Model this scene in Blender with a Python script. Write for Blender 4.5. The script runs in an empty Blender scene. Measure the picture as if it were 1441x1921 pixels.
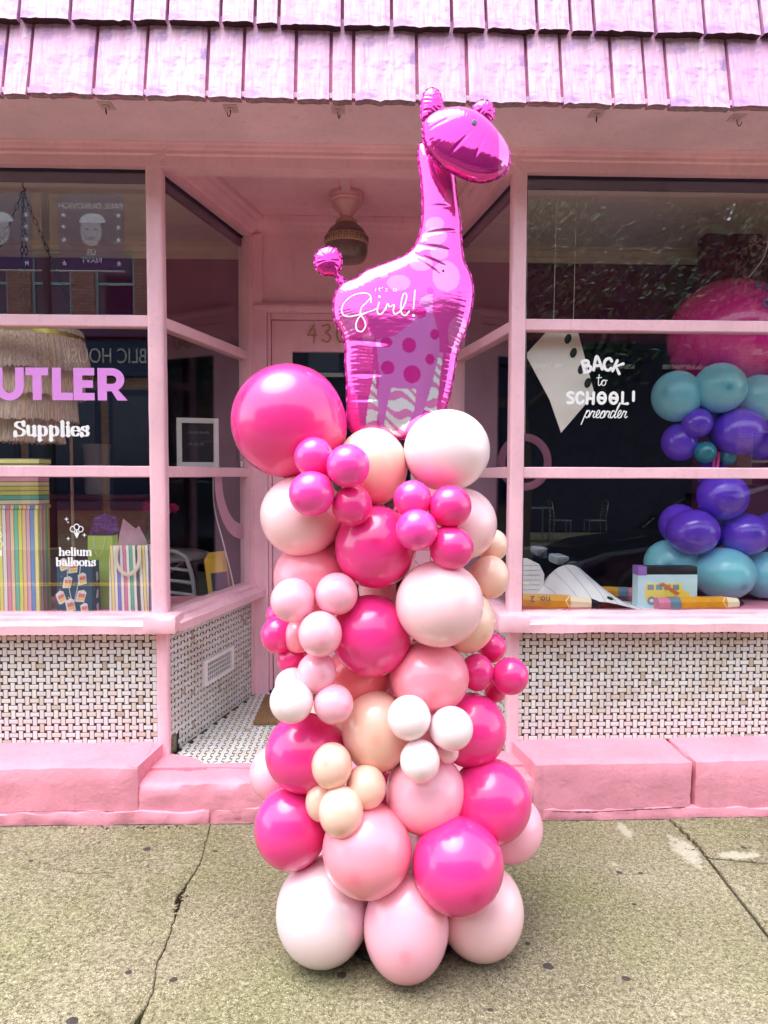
import bpy, bmesh, math, random
import numpy as np
from mathutils import Vector, Matrix, noise

random.seed(7)
rad = math.radians
scene = bpy.context.scene
COL = scene.collection

# ------------------------------------------------------------------ camera
cam_data = bpy.data.cameras.new('camera')
cam = bpy.data.objects.new('camera', cam_data)
COL.objects.link(cam)
YAW, PITCH, ROLL = rad(1.7), rad(2.99), rad(0.15)
fw = Vector((math.sin(YAW) * math.cos(PITCH), math.cos(YAW) * math.cos(PITCH), -math.sin(PITCH)))
r0 = Vector((math.cos(YAW), -math.sin(YAW), 0))
u0 = r0.cross(fw)
rt = r0 * math.cos(ROLL) + u0 * math.sin(ROLL)
up = u0 * math.cos(ROLL) - r0 * math.sin(ROLL)
m3 = Matrix((rt, up, -fw)).transposed()
cam.matrix_world = Matrix.Translation((0, 0, 1.42)) @ m3.to_4x4()
cam_data.sensor_fit = 'VERTICAL'
cam_data.sensor_height = 36.0
cam_data.lens = 36.0 * 1340.0 / 1921.0
cam_data.clip_start = 0.02
cam_data.clip_end = 2000
scene.camera = cam

# ------------------------------------------------------------------ sky and sun (bright overcast)
SUN_DIR = Vector((0.24, 0.16, -0.95)).normalized()      # the way the light travels
world = bpy.data.worlds.new('World')
scene.world = world
world.use_nodes = True
wn, wl = world.node_tree.nodes, world.node_tree.links
wn.clear()
w_out = wn.new('ShaderNodeOutputWorld')
w_bg = wn.new('ShaderNodeBackground')
w_sky = wn.new('ShaderNodeTexSky')
w_hsv = wn.new('ShaderNodeHueSaturation')
w_sky.sky_type = 'NISHITA'
w_sky.sun_disc = False
w_sky.sun_elevation = math.asin(-SUN_DIR.z)
w_sky.sun_rotation = math.atan2(-SUN_DIR.x, -SUN_DIR.y)
w_sky.dust_density = 1.5
w_sky.ozone_density = 1.0
w_hsv.inputs['Saturation'].default_value = 0.34
wl.new(w_sky.outputs[0], w_hsv.inputs['Color'])
wl.new(w_hsv.outputs[0], w_bg.inputs['Color'])
w_bg.inputs['Strength'].default_value = 0.15
wl.new(w_bg.outputs[0], w_out.inputs['Surface'])
sun_data = bpy.data.lights.new('sun', 'SUN')
sun_data.energy = 1.0
sun_data.angle = rad(50)
sun_data.color = (1.0, 0.965, 0.95)
sun = bpy.data.objects.new('sun', sun_data)
sun.rotation_euler = SUN_DIR.to_track_quat('-Z', 'Y').to_euler()
sun.location = (-4, -8, 14)
COL.objects.link(sun)

scene.view_settings.view_transform = 'Standard'
scene.view_settings.look = 'None'
scene.view_settings.gamma = 1.0
scene.view_settings.use_curve_mapping = False
scene.view_settings.exposure = 2.15
scene.render.engine = 'CYCLES'
scene.cycles.use_denoising = True
scene.cycles.max_bounces = 10
scene.cycles.diffuse_bounces = 5
scene.cycles.glossy_bounces = 5
scene.cycles.transparent_max_bounces = 24
scene.cycles.sample_clamp_indirect = 6.0
scene.cycles.caustics_reflective = False
scene.cycles.caustics_refractive = False

# ------------------------------------------------------------------ materials
def lin(r, g, b):
    f = lambda c: c / 12.92 if c <= 0.04045 else ((c + 0.055) / 1.055) ** 2.4
    return (f(r / 255), f(g / 255), f(b / 255), 1.0)

class Mat:
    """thin wrapper that makes node graphs short to write"""
    def __init__(s, name):
        s.m = bpy.data.materials.new(name)
        s.m.use_nodes = True
        s.t = s.m.node_tree
        s.t.nodes.clear()
        s.out = s.n('ShaderNodeOutputMaterial')
        s.b = s.n('ShaderNodeBsdfPrincipled')
        s.l(s.b.outputs[0], s.out.inputs[0])
        s.tc = s.n('ShaderNodeTexCoord')
    def n(s, kind, **kw):
        k = s.t.nodes.new(kind)
        for a, v in kw.items():
            setattr(k, a, v)
        return k
    def l(s, a, b):
        s.t.links.new(a, b)
    def put(s, sock, v):
        if hasattr(v, 'is_output') or isinstance(v, bpy.types.NodeSocket):
            s.l(v, sock)
        else:
            sock.default_value = v
    def map(s, scale=(1, 1, 1), loc=(0, 0, 0), rot=(0, 0, 0), src='Object'):
        k = s.n('ShaderNodeMapping')
        s.l(s.tc.outputs[src], k.inputs[0])
        k.inputs['Scale'].default_value = scale
        k.inputs['Location'].default_value = loc
        k.inputs['Rotation'].default_value = rot
        return k.outputs[0]
    def noise(s, scale, detail=4, rough=0.55, vec=None, dist=0.0):
        k = s.n('ShaderNodeTexNoise')
        k.inputs['Scale'].default_value = scale
        k.inputs['Detail'].default_value = detail
        k.inputs['Roughness'].default_value = rough
        k.inputs['Distortion'].default_value = dist
        s.l(vec if vec is not None else s.tc.outputs['Object'], k.inputs['Vector'])
        return k.outputs['Fac']
    def vor(s, scale, vec=None, feature='F1', out='Distance', rnd=1.0):
        k = s.n('ShaderNodeTexVoronoi', feature=feature)
        k.inputs['Scale'].default_value = scale
        k.inputs['Randomness'].default_value = rnd
        s.l(vec if vec is not None else s.tc.outputs['Object'], k.inputs['Vector'])
        return k.outputs[out]
    def ramp(s, fac, stops, interp='LINEAR'):
        k = s.n('ShaderNodeValToRGB')
        k.color_ramp.interpolation = interp
        e = k.color_ramp.elements
        while len(e) < len(stops):
            e.new(0.5)
        for i, (p, c) in enumerate(stops):
            e[i].position = p
            e[i].color = c if hasattr(c, '__len__') else (c, c, c, 1)
        s.put(k.inputs[0], fac)
        return k.outputs[0]
    def mix(s, a, b, f, mode='MIX'):
        k = s.n('ShaderNodeMix', data_type='RGBA', blend_type=mode)
        s.put(k.inputs[0], f)
        s.put(k.inputs[6], a)
        s.put(k.inputs[7], b)
        return k.outputs[2]
    def math(s, op, a, b=0.0, c=0.0, clamp=False):
        k = s.n('ShaderNodeMath', operation=op, use_clamp=clamp)
        s.put(k.inputs[0], a); s.put(k.inputs[1], b); s.put(k.inputs[2], c)
        return k.outputs[0]
    def sep(s, v):
        k = s.n('ShaderNodeSeparateXYZ')
        s.l(v, k.inputs[0])
        return k.outputs
    def bump(s, h, strength=0.3, dist=0.01, prev=None):
        k = s.n('ShaderNodeBump')
        k.inputs['Strength'].default_value = strength
        k.inputs['Distance'].default_value = dist
        s.l(h, k.inputs['Height'])
        if prev is not None:
            s.l(prev, k.inputs['Normal'])
        s.l(k.outputs[0], s.b.inputs['Normal'])
        return k.outputs[0]
    def set(s, **kw):
        names = dict(color='Base Color', rough='Roughness', metal='Metallic', coat='Coat Weight', coat_rough='Coat Roughness',
                     spec='Specular IOR Level', sheen='Sheen Weight', sub='Subsurface Weight', trans='Transmission Weight', alpha='Alpha',
                     emit='Emission Color', emit_s='Emission Strength')
        for k, v in kw.items():
            s.put(s.b.inputs[names[k]], v)
        return s

M = {}
def simple(name, col, rough=0.5, metal=0.0, var=0.12, scale=9.0, bump=0.0, bscale=60.0, coat=0.0):
    a = Mat(name)
    n = a.noise(scale, 4)
    dark = tuple(c * (1 - var) for c in col[:3]) + (1,)
    lite = tuple(min(1, c * (1 + var * 0.7)) for c in col[:3]) + (1,)
    a.set(color=a.ramp(n, [(0.3, dark), (0.7, lite)]), rough=rough, metal=metal, coat=coat)
    if bump:
        a.bump(a.noise(bscale, 5), bump, 0.004)
    M[name] = a.m
    return a

def paint(name, col, rough=0.42, flake=0.35, chip=0.5):
    """thick old oil paint: brush ridges, drips, small chips that show older dark layers"""
    a = Mat(name)
    big = a.noise(3.0, 5, 0.6)
    fine = a.noise(38, 6, 0.6)
    v = a.mix(tuple(c * 0.86 for c in col[:3]) + (1,), tuple(min(1, c * 1.10) for c in col[:3]) + (1,), a.ramp(big, [(0.3, 0.0), (0.72, 1.0)]))
    v = a.mix(v, tuple(c * 0.72 for c in col[:3]) + (1,), a.ramp(fine, [(0.56, 0.0), (0.86, 0.7)]))
    grime = a.noise(1.0, 5, 0.65, a.map((26, 26, 3.0)))
    v = a.mix(v, tuple(c * 0.66 for c in col[:3]) + (1,), a.ramp(grime, [(0.55, 0.0), (0.82, 0.55)]))
    chips = a.ramp(a.noise(30, 8, 0.74, dist=0.6), [(0.69, 0.0), (0.71, 1.0)])
    v = a.mix(v, (0.16, 0.07, 0.08, 1), a.math('MULTIPLY', chips, chip))
    a.set(color=v, rough=a.ramp(fine, [(0.3, rough - 0.08), (0.7, rough + 0.14)]))
    b1 = a.bump(a.noise(14, 6, 0.6, dist=0.4), flake, 0.012)
    a.bump(fine, 0.22, 0.003, b1)
    M[name] = a.m

PINK = lin(242, 193, 206)
paint('pink_paint', PINK, 0.34, 0.25, 0.35)
paint('pink_ceiling', lin(244, 192, 208), 0.5, 0.10, 0.12)
paint('pink_soffit', lin(236, 206, 218), 0.5, 0.06, 0.08)
paint('pink_concrete', lin(228, 150, 168), 0.55, 0.5, 0.9)
paint('pink_board', lin(236, 150, 170), 0.45, 0.1, 0.1)

def shingle_mat():
    a = Mat('shingle_paint')
    gv = a.map((70, 20, 3.2))
    grain = a.noise(1.0, 6, 0.65, gv)
    blot = a.noise(15, 3, 0.55, a.map((1.0, 1.0, 1.5)), 0.5)
    info = a.n('ShaderNodeObjectInfo')
    base = a.ramp(grain, [(0.28, lin(160, 104, 148)), (0.45, lin(214, 168, 192)), (0.7, lin(230, 194, 212))])
    col = a.mix(base, lin(150, 112, 172), a.ramp(blot, [(0.50, 0.0), (0.66, 0.9)]))
    col = a.mix(col, lin(206, 140, 192), a.math('MULTIPLY', info.outputs['Random'], 0.4))
    specks = a.ramp(a.noise(55, 3, 0.5), [(0.73, 0.0), (0.77, 1.0)])
    col = a.mix(col, (0.12, 0.07, 0.12, 1), a.math('MULTIPLY', specks, 0.55))
    a.set(color=col, rough=0.5)
    b = a.bump(grain, 0.5, 0.006)
    a.bump(a.noise(22, 4), 0.35, 0.01, b)
    M['shingle_paint'] = a.m
shingle_mat()
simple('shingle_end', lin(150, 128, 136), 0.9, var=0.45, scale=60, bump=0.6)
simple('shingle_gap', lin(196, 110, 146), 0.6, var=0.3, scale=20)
simple('shingle_end_shaded', lin(58, 30, 34), 0.9, var=0.5, scale=60, bump=0.6)  # shade under the upper shingle courses, put into the end colour

def tile_mat():
    a = Mat('white_tile')
    g = a.n('ShaderNodeNewGeometry')
    info = a.n('ShaderNodeObjectInfo')
    r = a.math('FRACT', a.math('ADD', g.outputs['Random Per Island'], info.outputs['Random']))
    col = a.ramp(r, [(0.0, lin(172, 160, 140)), (0.05, lin(206, 200, 186)), (0.35, lin(218, 220, 214)), (0.7, lin(208, 207, 208)), (1.0, lin(212, 205, 194))])
    dirt = a.noise(4.0, 5, 0.65, a.map(src='Object') if False else g.outputs['Position'])
    col = a.mix(col, lin(160, 146, 126), a.ramp(dirt, [(0.54, 0.0), (0.8, 0.6)]))
    a.set(color=col, rough=0.22, coat=0.2)
    a.bump(a.noise(30, 3, vec=g.outputs['Position']), 0.08, 0.003)
    M['white_tile'] = a.m
tile_mat()
simple('black_grout', (0.006, 0.006, 0.007, 1), 0.55, var=0.4, scale=40)

def concrete_mat():
    a = Mat('sidewalk_concrete')
    pos = a.n('ShaderNodeNewGeometry').outputs['Position']
    big = a.noise(1.3, 5, 0.6, pos)
    col = a.ramp(big, [(0.28, lin(100, 93, 76)), (0.5, lin(136, 128, 106)), (0.74, lin(164, 156, 134))])
    moss = a.noise(2.1, 5, 0.65, a.map((1, 1, 1), (3.7, 1.2, 0)))
    col = a.mix(col, lin(116, 122, 72), a.ramp(moss, [(0.42, 0.0), (0.68, 0.6)]))
    # aggregate: pale and dark grains of several sizes, washed out unevenly
    mid = a.noise(70, 5, 0.75, pos)
    col = a.mix(col, lin(84, 76, 56), a.ramp(mid, [(0.48, 0.0), (0.62, 0.85)]))
    col = a.mix(col, lin(186, 180, 150), a.ramp(mid, [(0.32, 0.8), (0.46, 0.0)]))
    k1 = a.n('ShaderNodeTexVoronoi'); k1.inputs['Scale'].default_value = 210
    a.l(pos, k1.inputs['Vector'])
    rnd = a.sep(k1.outputs['Color'])
    peb = a.ramp(k1.outputs['Distance'], [(0.25, 1.0), (0.6, 0.0)])
    pcol = a.ramp(rnd[0], [(0.0, lin(44, 38, 30)), (0.35, lin(78, 70, 52)), (0.55, lin(140, 132, 104)), (0.8, lin(196, 190, 162)), (1.0, lin(96, 86, 64))])
    col = a.mix(col, pcol, a.math('MULTIPLY', peb, a.ramp(a.noise(9, 3, 0.6, pos), [(0.35, 0.45), (0.65, 0.9)])))
    k2 = a.n('ShaderNodeTexVoronoi'); k2.inputs['Scale'].default_value = 62
    a.l(pos, k2.inputs['Vector'])
    r2 = a.sep(k2.outputs['Color'])
    pit = a.math('MULTIPLY', a.ramp(k2.outputs['Distance'], [(0.12, 1.0), (0.26, 0.0)]), a.math('GREATER_THAN', r2[1], 0.58))
    col = a.mix(col, lin(58, 50, 44), a.math('MULTIPLY', pit, 0.8))
    fine = a.noise(300, 3, 0.7, pos)
    col = a.mix(col, lin(60, 54, 38), a.ramp(fine, [(0.50, 0.0), (0.64, 0.6)]))
    # pale crumbled mortar patches beside the joint on the right
    xyz = a.sep(pos)
    def patch(x, y, rx, ry):
        dx = a.math('DIVIDE', a.math('SUBTRACT', xyz[0], x), rx)
        dy = a.math('DIVIDE', a.math('SUBTRACT', xyz[1], y), ry)
        d = a.math('ADD', a.math('MULTIPLY', dx, dx), a.math('MULTIPLY', dy, dy))
        return a.math('ADD', d, a.math('MULTIPLY', a.math('SUBTRACT', a.noise(26, 6, 0.7, pos), 0.5), 3.4))
    for (x, y, rx, ry, f) in ((1.225, 2.60, 0.05, 0.12, 0.8), (1.05, 2.76, 0.025, 0.07, 0.7), (1.40, 2.555, 0.10, 0.03, 0.8), (0.92, 2.52, 0.014, 0.02, 0.7)):
        col = a.mix(col, lin(188, 184, 168), a.math('MULTIPLY', a.ramp(patch(x, y, rx, ry), [(0.35, 1.0), (0.95, 0.0)]), f * 0.7))
    a.set(color=col, rough=0.88, spec=0.25)
    b = a.bump(fine, 0.35, 0.003)
    b = a.bump(k1.outputs['Distance'], 0.45, 0.003, b)
    a.bump(big, 0.3, 0.03, b)
    M['sidewalk_concrete'] = a.m
concrete_mat()
simple('dirt', lin(64, 56, 46), 0.95, var=0.5, scale=80, bump=0.6, bscale=120)
simple('asphalt', (0.05, 0.05, 0.052, 1), 0.9, var=0.3, scale=30, bump=0.3, bscale=200)
simple('road_yellow', lin(214, 170, 60), 0.7, var=0.3, scale=20)
simple('gum', lin(58, 50, 46), 0.8, var=0.4, scale=80)

def latex(name, col, rough=0.22, pearl=False, deep=None):
    a = Mat(name)
    at = a.n('ShaderNodeAttribute', attribute_name='crown')
    deep = deep or tuple(c * 0.62 for c in col[:3]) + (1,)
    lw = a.n('ShaderNodeLayerWeight'); lw.inputs[0].default_value = 0.35
    body = a.mix(col, deep, a.ramp(lw.outputs['Facing'], [(0.55, 0.0), (1.0, 0.22)])) if False else a.mix(col, deep, a.ramp(a.noise(2.2, 2), [(0.4, 0.0), (0.8, 0.25)]))
    body = a.mix(body, deep, a.ramp(at.outputs['Fac'], [(0.972, 0.0), (0.995, 0.25), (0.9975, 0.85)]))
    a.set(color=body, rough=rough, coat=0.45, coat_rough=0.07, spec=0.5)
    a.b.inputs['Subsurface Weight'].default_value = 0.22
    a.b.inputs['Subsurface Radius'].default_value = (0.06, 0.03, 0.034)
    if pearl:
        a.b.inputs['Sheen Weight'].default_value = 0.25
        a.b.inputs['Sheen Tint'].default_value = (0.8, 0.75, 1, 1)
        a.b.inputs['Metallic'].default_value = 0.25
    M['latex_' + name] = a.m
latex('hot', lin(236, 56, 140), 0.25, deep=lin(212, 26, 108))
latex('mid', lin(246, 72, 166), 0.25, deep=lin(222, 30, 130))
latex('pink', lin(246, 152, 170), 0.28, deep=lin(240, 120, 140))
latex('coral', lin(248, 140, 150), 0.3, deep=lin(238, 104, 118))
latex('light', lin(248, 180, 198), 0.26, deep=lin(240, 150, 172))
latex('blush', lin(248, 204, 210), 0.26, deep=lin(238, 176, 180))
latex('white', lin(248, 224, 228), 0.26, deep=lin(242, 206, 210))
latex('pearl', lin(250, 226, 232), 0.3, True, deep=lin(236, 200, 214))
latex('peach', lin(238, 196, 178), 0.28, deep=lin(228, 168, 144))
latex('turq', lin(140, 224, 236), 0.25, deep=lin(50, 150, 180))
latex('violet', lin(112, 66, 224), 0.22, deep=lin(74, 34, 180))
latex('teal', lin(30, 136, 150), 0.25)
latex('magenta', lin(230, 40, 150), 0.2, deep=lin(160, 10, 100))

def foil_mat():
    a = Mat('giraffe_foil')
    at = a.n('ShaderNodeVertexColor', layer_name='print')
    a.set(color=at.outputs[0], rough=0.07, metal=0.68, coat=0.5, coat_rough=0.05)
    wr = a.noise(24, 2, 0.5, a.map((1, 1, 2)))
    a.bump(wr, 0.10, 0.004)
    M['giraffe_foil'] = a.m
foil_mat()
simple('foil_edge', lin(214, 60, 170), 0.25, 0.75)
simple('white_print', (0.86, 0.84, 0.86, 1), 0.3, var=0.03)
simple('eye_print', lin(70, 84, 100), 0.3, var=0.1)

def glass_mat():
    m = bpy.data.materials.new('window_glass')
    m.use_nodes = True
    t = m.node_tree; t.nodes.clear()
    o = t.nodes.new('ShaderNodeOutputMaterial')
    mx = t.nodes.new('ShaderNodeMixShader')
    tr = t.nodes.new('ShaderNodeBsdfTransparent'); tr.inputs[0].default_value = (0.99, 0.99, 0.99, 1)
    gl = t.nodes.new('ShaderNodeBsdfGlossy'); gl.inputs['Roughness'].default_value = 0.006; gl.inputs['Color'].default_value = (0.86, 0.93, 1.0, 1)
    lw = t.nodes.new('ShaderNodeLayerWeight'); lw.inputs[0].default_value = 0.5
    p = t.nodes.new('ShaderNodeMath'); p.operation = 'POWER'; p.inputs[1].default_value = 5.0
    q = t.nodes.new('ShaderNodeMath'); q.operation = 'MULTIPLY_ADD'; q.inputs[1].default_value = 0.91; q.inputs[2].default_value = 0.085
    t.links.new(lw.outputs['Facing'], p.inputs[0]); t.links.new(p.outputs[0], q.inputs[0])
    t.links.new(q.outputs[0], mx.inputs[0]); t.links.new(tr.outputs[0], mx.inputs[1]); t.links.new(gl.outputs[0], mx.inputs[2])
    t.links.new(mx.outputs[0], o.inputs[0])
    M['window_glass'] = m
glass_mat()

simple('vinyl_lilac', lin(224, 146, 228), 0.4, var=0.03)
simple('vinyl_white', (0.85, 0.85, 0.86, 1), 0.4, var=0.03)
simple('hoop_dusk', lin(150, 92, 120), 0.5, var=0.06)
simple('vinyl_pink', lin(214, 150, 176), 0.5, var=0.06)
simple('gold_number', lin(196, 150, 110), 0.4, 0.4, var=0.25, scale=60)
simple('inner_purple', lin(120, 20, 84), 0.6, var=0.15)
simple('inner_dark', lin(44, 26, 84), 0.7, var=0.2)
simple('inner_ceiling', lin(226, 220, 210), 0.6, var=0.08)
simple('cream_trim', lin(226, 214, 190), 0.5, var=0.08)
simple('black_tar', lin(38, 22, 62), 0.5, var=0.3, scale=50)
simple('coir', lin(132, 98, 66), 0.95, var=0.35, scale=90, bump=0.8, bscale=300)
simple('vent_white', lin(226, 224, 222), 0.45, var=0.06)
simple('porcelain', lin(224, 160, 172), 0.35, var=0.1, coat=0.3)
simple('shade_brown', lin(120, 96, 92), 0.3, var=0.3, scale=14, coat=0.3)
simple('shade_cream', lin(190, 152, 128), 0.4, var=0.15, scale=30)
simple('clear_plastic', lin(206, 178, 182), 0.3, var=0.1)
simple('dark_metal', lin(40, 38, 40), 0.4, 0.8)
simple('black_plastic', lin(22, 18, 30), 0.45, var=0.2)
simple('white_paper', (0.80, 0.80, 0.80, 1), 0.6, var=0.04)
simple('cream_board', lin(246, 241, 230), 0.6, var=0.05, scale=4)
simple('black_hole', (0.008, 0.008, 0.012, 1), 0.8, var=0.1)
simple('ink_blue', lin(120, 150, 170), 0.6, var=0.1)
simple('pencil_yellow', lin(224, 158, 28), 0.35, var=0.12, scale=20, coat=0.3)
simple('pencil_wood', lin(240, 224, 190), 0.6, var=0.06)
simple('pencil_band', lin(120, 150, 170), 0.35, 0.4)
simple('pencil_rubber', lin(214, 128, 158), 0.6, var=0.06)
simple('light_blue_card', lin(196, 232, 240), 0.5, var=0.04)
simple('bus_yellow', lin(246, 222, 96), 0.5, var=0.05)
simple('bus_red', lin(214, 120, 80), 0.5, var=0.05)
simple('purple_card', lin(150, 110, 190), 0.5, var=0.05)
simple('blue_letter', lin(40, 130, 190), 0.4, var=0.06)
simple('ribbon_white', (0.8, 0.8, 0.82, 1), 0.4, var=0.03)
simple('ribbon_magenta', lin(226, 50, 140), 0.35, var=0.1)
simple('navy_paper', lin(40, 72, 98), 0.5, var=0.08)
simple('lime_paper', lin(196, 224, 96), 0.5, var=0.08)
simple('cake_yellow', lin(248, 206, 90), 0.5, var=0.04)
simple('cake_coral', lin(226, 132, 112), 0.5, var=0.04)
simple('purple_tissue', lin(96, 20, 132), 0.6, var=0.25, scale=30, bump=0.4)
simple('red_counter', lin(150, 22, 56), 0.4, var=0.15)
simple('white_enamel', lin(222, 222, 220), 0.35, var=0.05)
simple('flower_pink', lin(226, 30, 120), 0.5, var=0.25, scale=40)
simple('mosaic', lin(150, 140, 150), 0.15, 0.6, var=0.6, scale=90)
simple('brochure_yellow', lin(236, 200, 70), 0.5, var=0.12)
simple('brass', lin(206, 188, 80), 0.3, 0.8)
simple('leaf_green', lin(60, 90, 40), 0.6, var=0.3)

def tulle_mat():
    a = Mat('tulle')
    a.set(color=lin(226, 176, 200), rough=0.8, alpha=a.ramp(a.noise(8, 3), [(0.3, 0.5), (0.7, 0.8)]))
    M['tulle'] = a.m
tulle_mat()

def stripes_mat(name, axis, cols, scale):
    """printed stripes with thin dark lines between the colours"""
    a = Mat(name)
    x = a.sep(a.tc.outputs['Object'])[axis]
    if axis == 0:
        x = a.math('ADD', x, a.sep(a.tc.outputs['Object'])[1])
    w = a.math('ADD', x, a.math('MULTIPLY', a.math('SUBTRACT', a.noise(6, 2), 0.5), 0.006))
    f = a.math('FRACT', a.math('MULTIPLY', w, scale))
    st = [(i / len(cols), c) for i, c in enumerate(cols)]
    col = a.ramp(f, st, 'CONSTANT')
    g = a.math('FRACT', a.math('MULTIPLY', f, len(cols)))
    col = a.mix(col, lin(88, 84, 96), a.ramp(g, [(0.0, 0.75), (0.16, 0.75), (0.2, 0.0), (1.0, 0.0)], 'CONSTANT'))
    a.set(color=col, rough=0.45)
    M[name] = a.m
W1 = lin(244, 240, 232)
SC = [lin(238, 232, 120), lin(244, 240, 230), lin(232, 150, 180), lin(246, 214, 170), lin(120, 206, 180), lin(226, 232, 110), lin(246, 206, 150), lin(232, 180, 200), lin(120, 160, 220), lin(246, 236, 160)]
stripes_mat('stripes_upright', 0, SC, 5.6)
stripes_mat('stripes_level', 2, [lin(238, 236, 140), lin(240, 232, 170), lin(236, 170, 190), lin(246, 226, 190), lin(110, 196, 176), lin(228, 236, 120)], 8.2)
stripes_mat('stripes_bag', 0, [W1, lin(232, 130, 170), W1, lin(110, 190, 160), W1, lin(90, 80, 90), W1, lin(246, 226, 150), W1, lin(130, 130, 220)], 7.0)

def fringe_mat():
    a = Mat('fringe')
    g = a.noise(1.0, 3, 0.6, a.map((320, 320, 4)))
    a.set(color=a.ramp(g, [(0.3, lin(176, 140, 122)), (0.6, lin(232, 208, 184)), (0.8, lin(244, 228, 208))]), rough=0.8)
    M['fringe'] = a.m
fringe_mat()

def brick_mat():
    a = Mat('brick')
    g = a.n('ShaderNodeNewGeometry')
    p = a.sep(g.outputs['Position'])
    cmb = a.n('ShaderNodeCombineXYZ')
    a.l(p[0], cmb.inputs[0]); a.l(p[2], cmb.inputs[1])
    k = a.n('ShaderNodeTexBrick')
    a.l(cmb.outputs[0], k.inputs['Vector'])
    k.inputs['Scale'].default_value = 1.0
    k.inputs['Brick Width'].default_value = 0.23
    k.inputs['Row Height'].default_value = 0.078
    k.inputs['Mortar Size'].default_value = 0.008
    k.inputs['Color1'].default_value = lin(150, 108, 88)
    k.inputs['Color2'].default_value = lin(172, 134, 110)
    k.inputs['Mortar'].default_value = lin(110, 92, 84)
    a.set(color=k.outputs[0], rough=0.85)
    M['brick'] = a.m
brick_mat()
simple('brick_dark', lin(46, 46, 62), 0.8, var=0.3, scale=3)
simple('navy_sign', lin(30, 44, 76), 0.5, var=0.1)
simple('navy_banner', lin(44, 44, 96), 0.6, var=0.08)
simple('banner_slate', lin(96, 92, 112), 0.6, var=0.15, scale=2)
simple('banner_grey', lin(190, 186, 190), 0.6, var=0.08)
simple('stone_trim', lin(206, 198, 184), 0.7, var=0.1)
simple('teal_frame', lin(140, 190, 186), 0.5, var=0.08)
simple('dark_window', lin(28, 34, 60), 0.08, var=0.2)
simple('pole_black', lin(26, 26, 28), 0.5, var=0.2)
simple('car_paint', lin(20, 22, 34), 0.12, 0.3, var=0.1, coat=0.8)
simple('car_glass', lin(16, 20, 26), 0.03, var=0.1)
simple('tyre', lin(22, 22, 22), 0.85)
simple('wheel_metal', lin(150, 152, 156), 0.3, 0.9)
simple('lamp_lens', lin(220, 224, 230), 0.1)
simple('tail_red', lin(150, 16, 22), 0.2)
simple('bark', lin(86, 72, 60), 0.9, var=0.3, scale=14, bump=0.6)
def leaf_mat():
    a = Mat('leaves')
    g = a.n('ShaderNodeNewGeometry')
    a.set(color=a.ramp(g.outputs['Random Per Island'], [(0, lin(34, 52, 28)), (0.5, lin(50, 74, 38)), (1, lin(72, 96, 52))]), rough=0.5)
    M['leaves'] = a.m
leaf_mat()

# ------------------------------------------------------------------ object helpers
def tag(o, label=None, cat=None, group=None, kind=None):
    if label: o['label'] = label
    if cat: o['category'] = cat
    if group: o['group'] = group
    if kind: o['kind'] = kind
    return o

def empty(name, loc, label=None, cat=None, group=None, rz=0.0):
    o = bpy.data.objects.new(name, None)
    o.empty_display_size = 0.1
    o.location = loc
    o.rotation_euler = (0, 0, rz)
    COL.objects.link(o)
    return tag(o, label, cat, group)

def origin_of(o):
    """world position of an unrotated parent chain"""
    p = Vector((0, 0, 0))
    while o is not None:
        p += o.location
        o = o.parent
    return p

def link(name, me, mat, parent=None, origin=(0, 0, 0)):
    """origin: where the object's own zero stands in the world; the mesh is given around it"""
    o = bpy.data.objects.new(name, me)
    COL.objects.link(o)
    if mat is not None and len(me.materials) == 0:
        me.materials.append(M[mat] if isinstance(mat, str) else mat)
    if parent is not None:
        o.parent = parent
        o.location = Vector(origin) - origin_of(parent)
    else:
        o.location = origin
    return o

def catmull(pts, n=6, closed=False):
    pts = [tuple(p) for p in pts]
    k = len(pts)
    if k < 3:
        return pts
    out = []
    for i in range(k if closed else k - 1):
        p = [pts[(i + j) % k] if closed else pts[min(max(i + j, 0), k - 1)] for j in (-1, 0, 1, 2)]
        for s in range(n):
            t = s / n
            out.append(tuple(0.5 * ((2 * b) + (-a + c) * t + (2 * a - 5 * b + 4 * c - d) * t * t + (-a + 3 * b - 3 * c + d) * t ** 3) for a, b, c, d in zip(*p)))
    if not closed:
        out.append(pts[-1])
    return out

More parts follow.
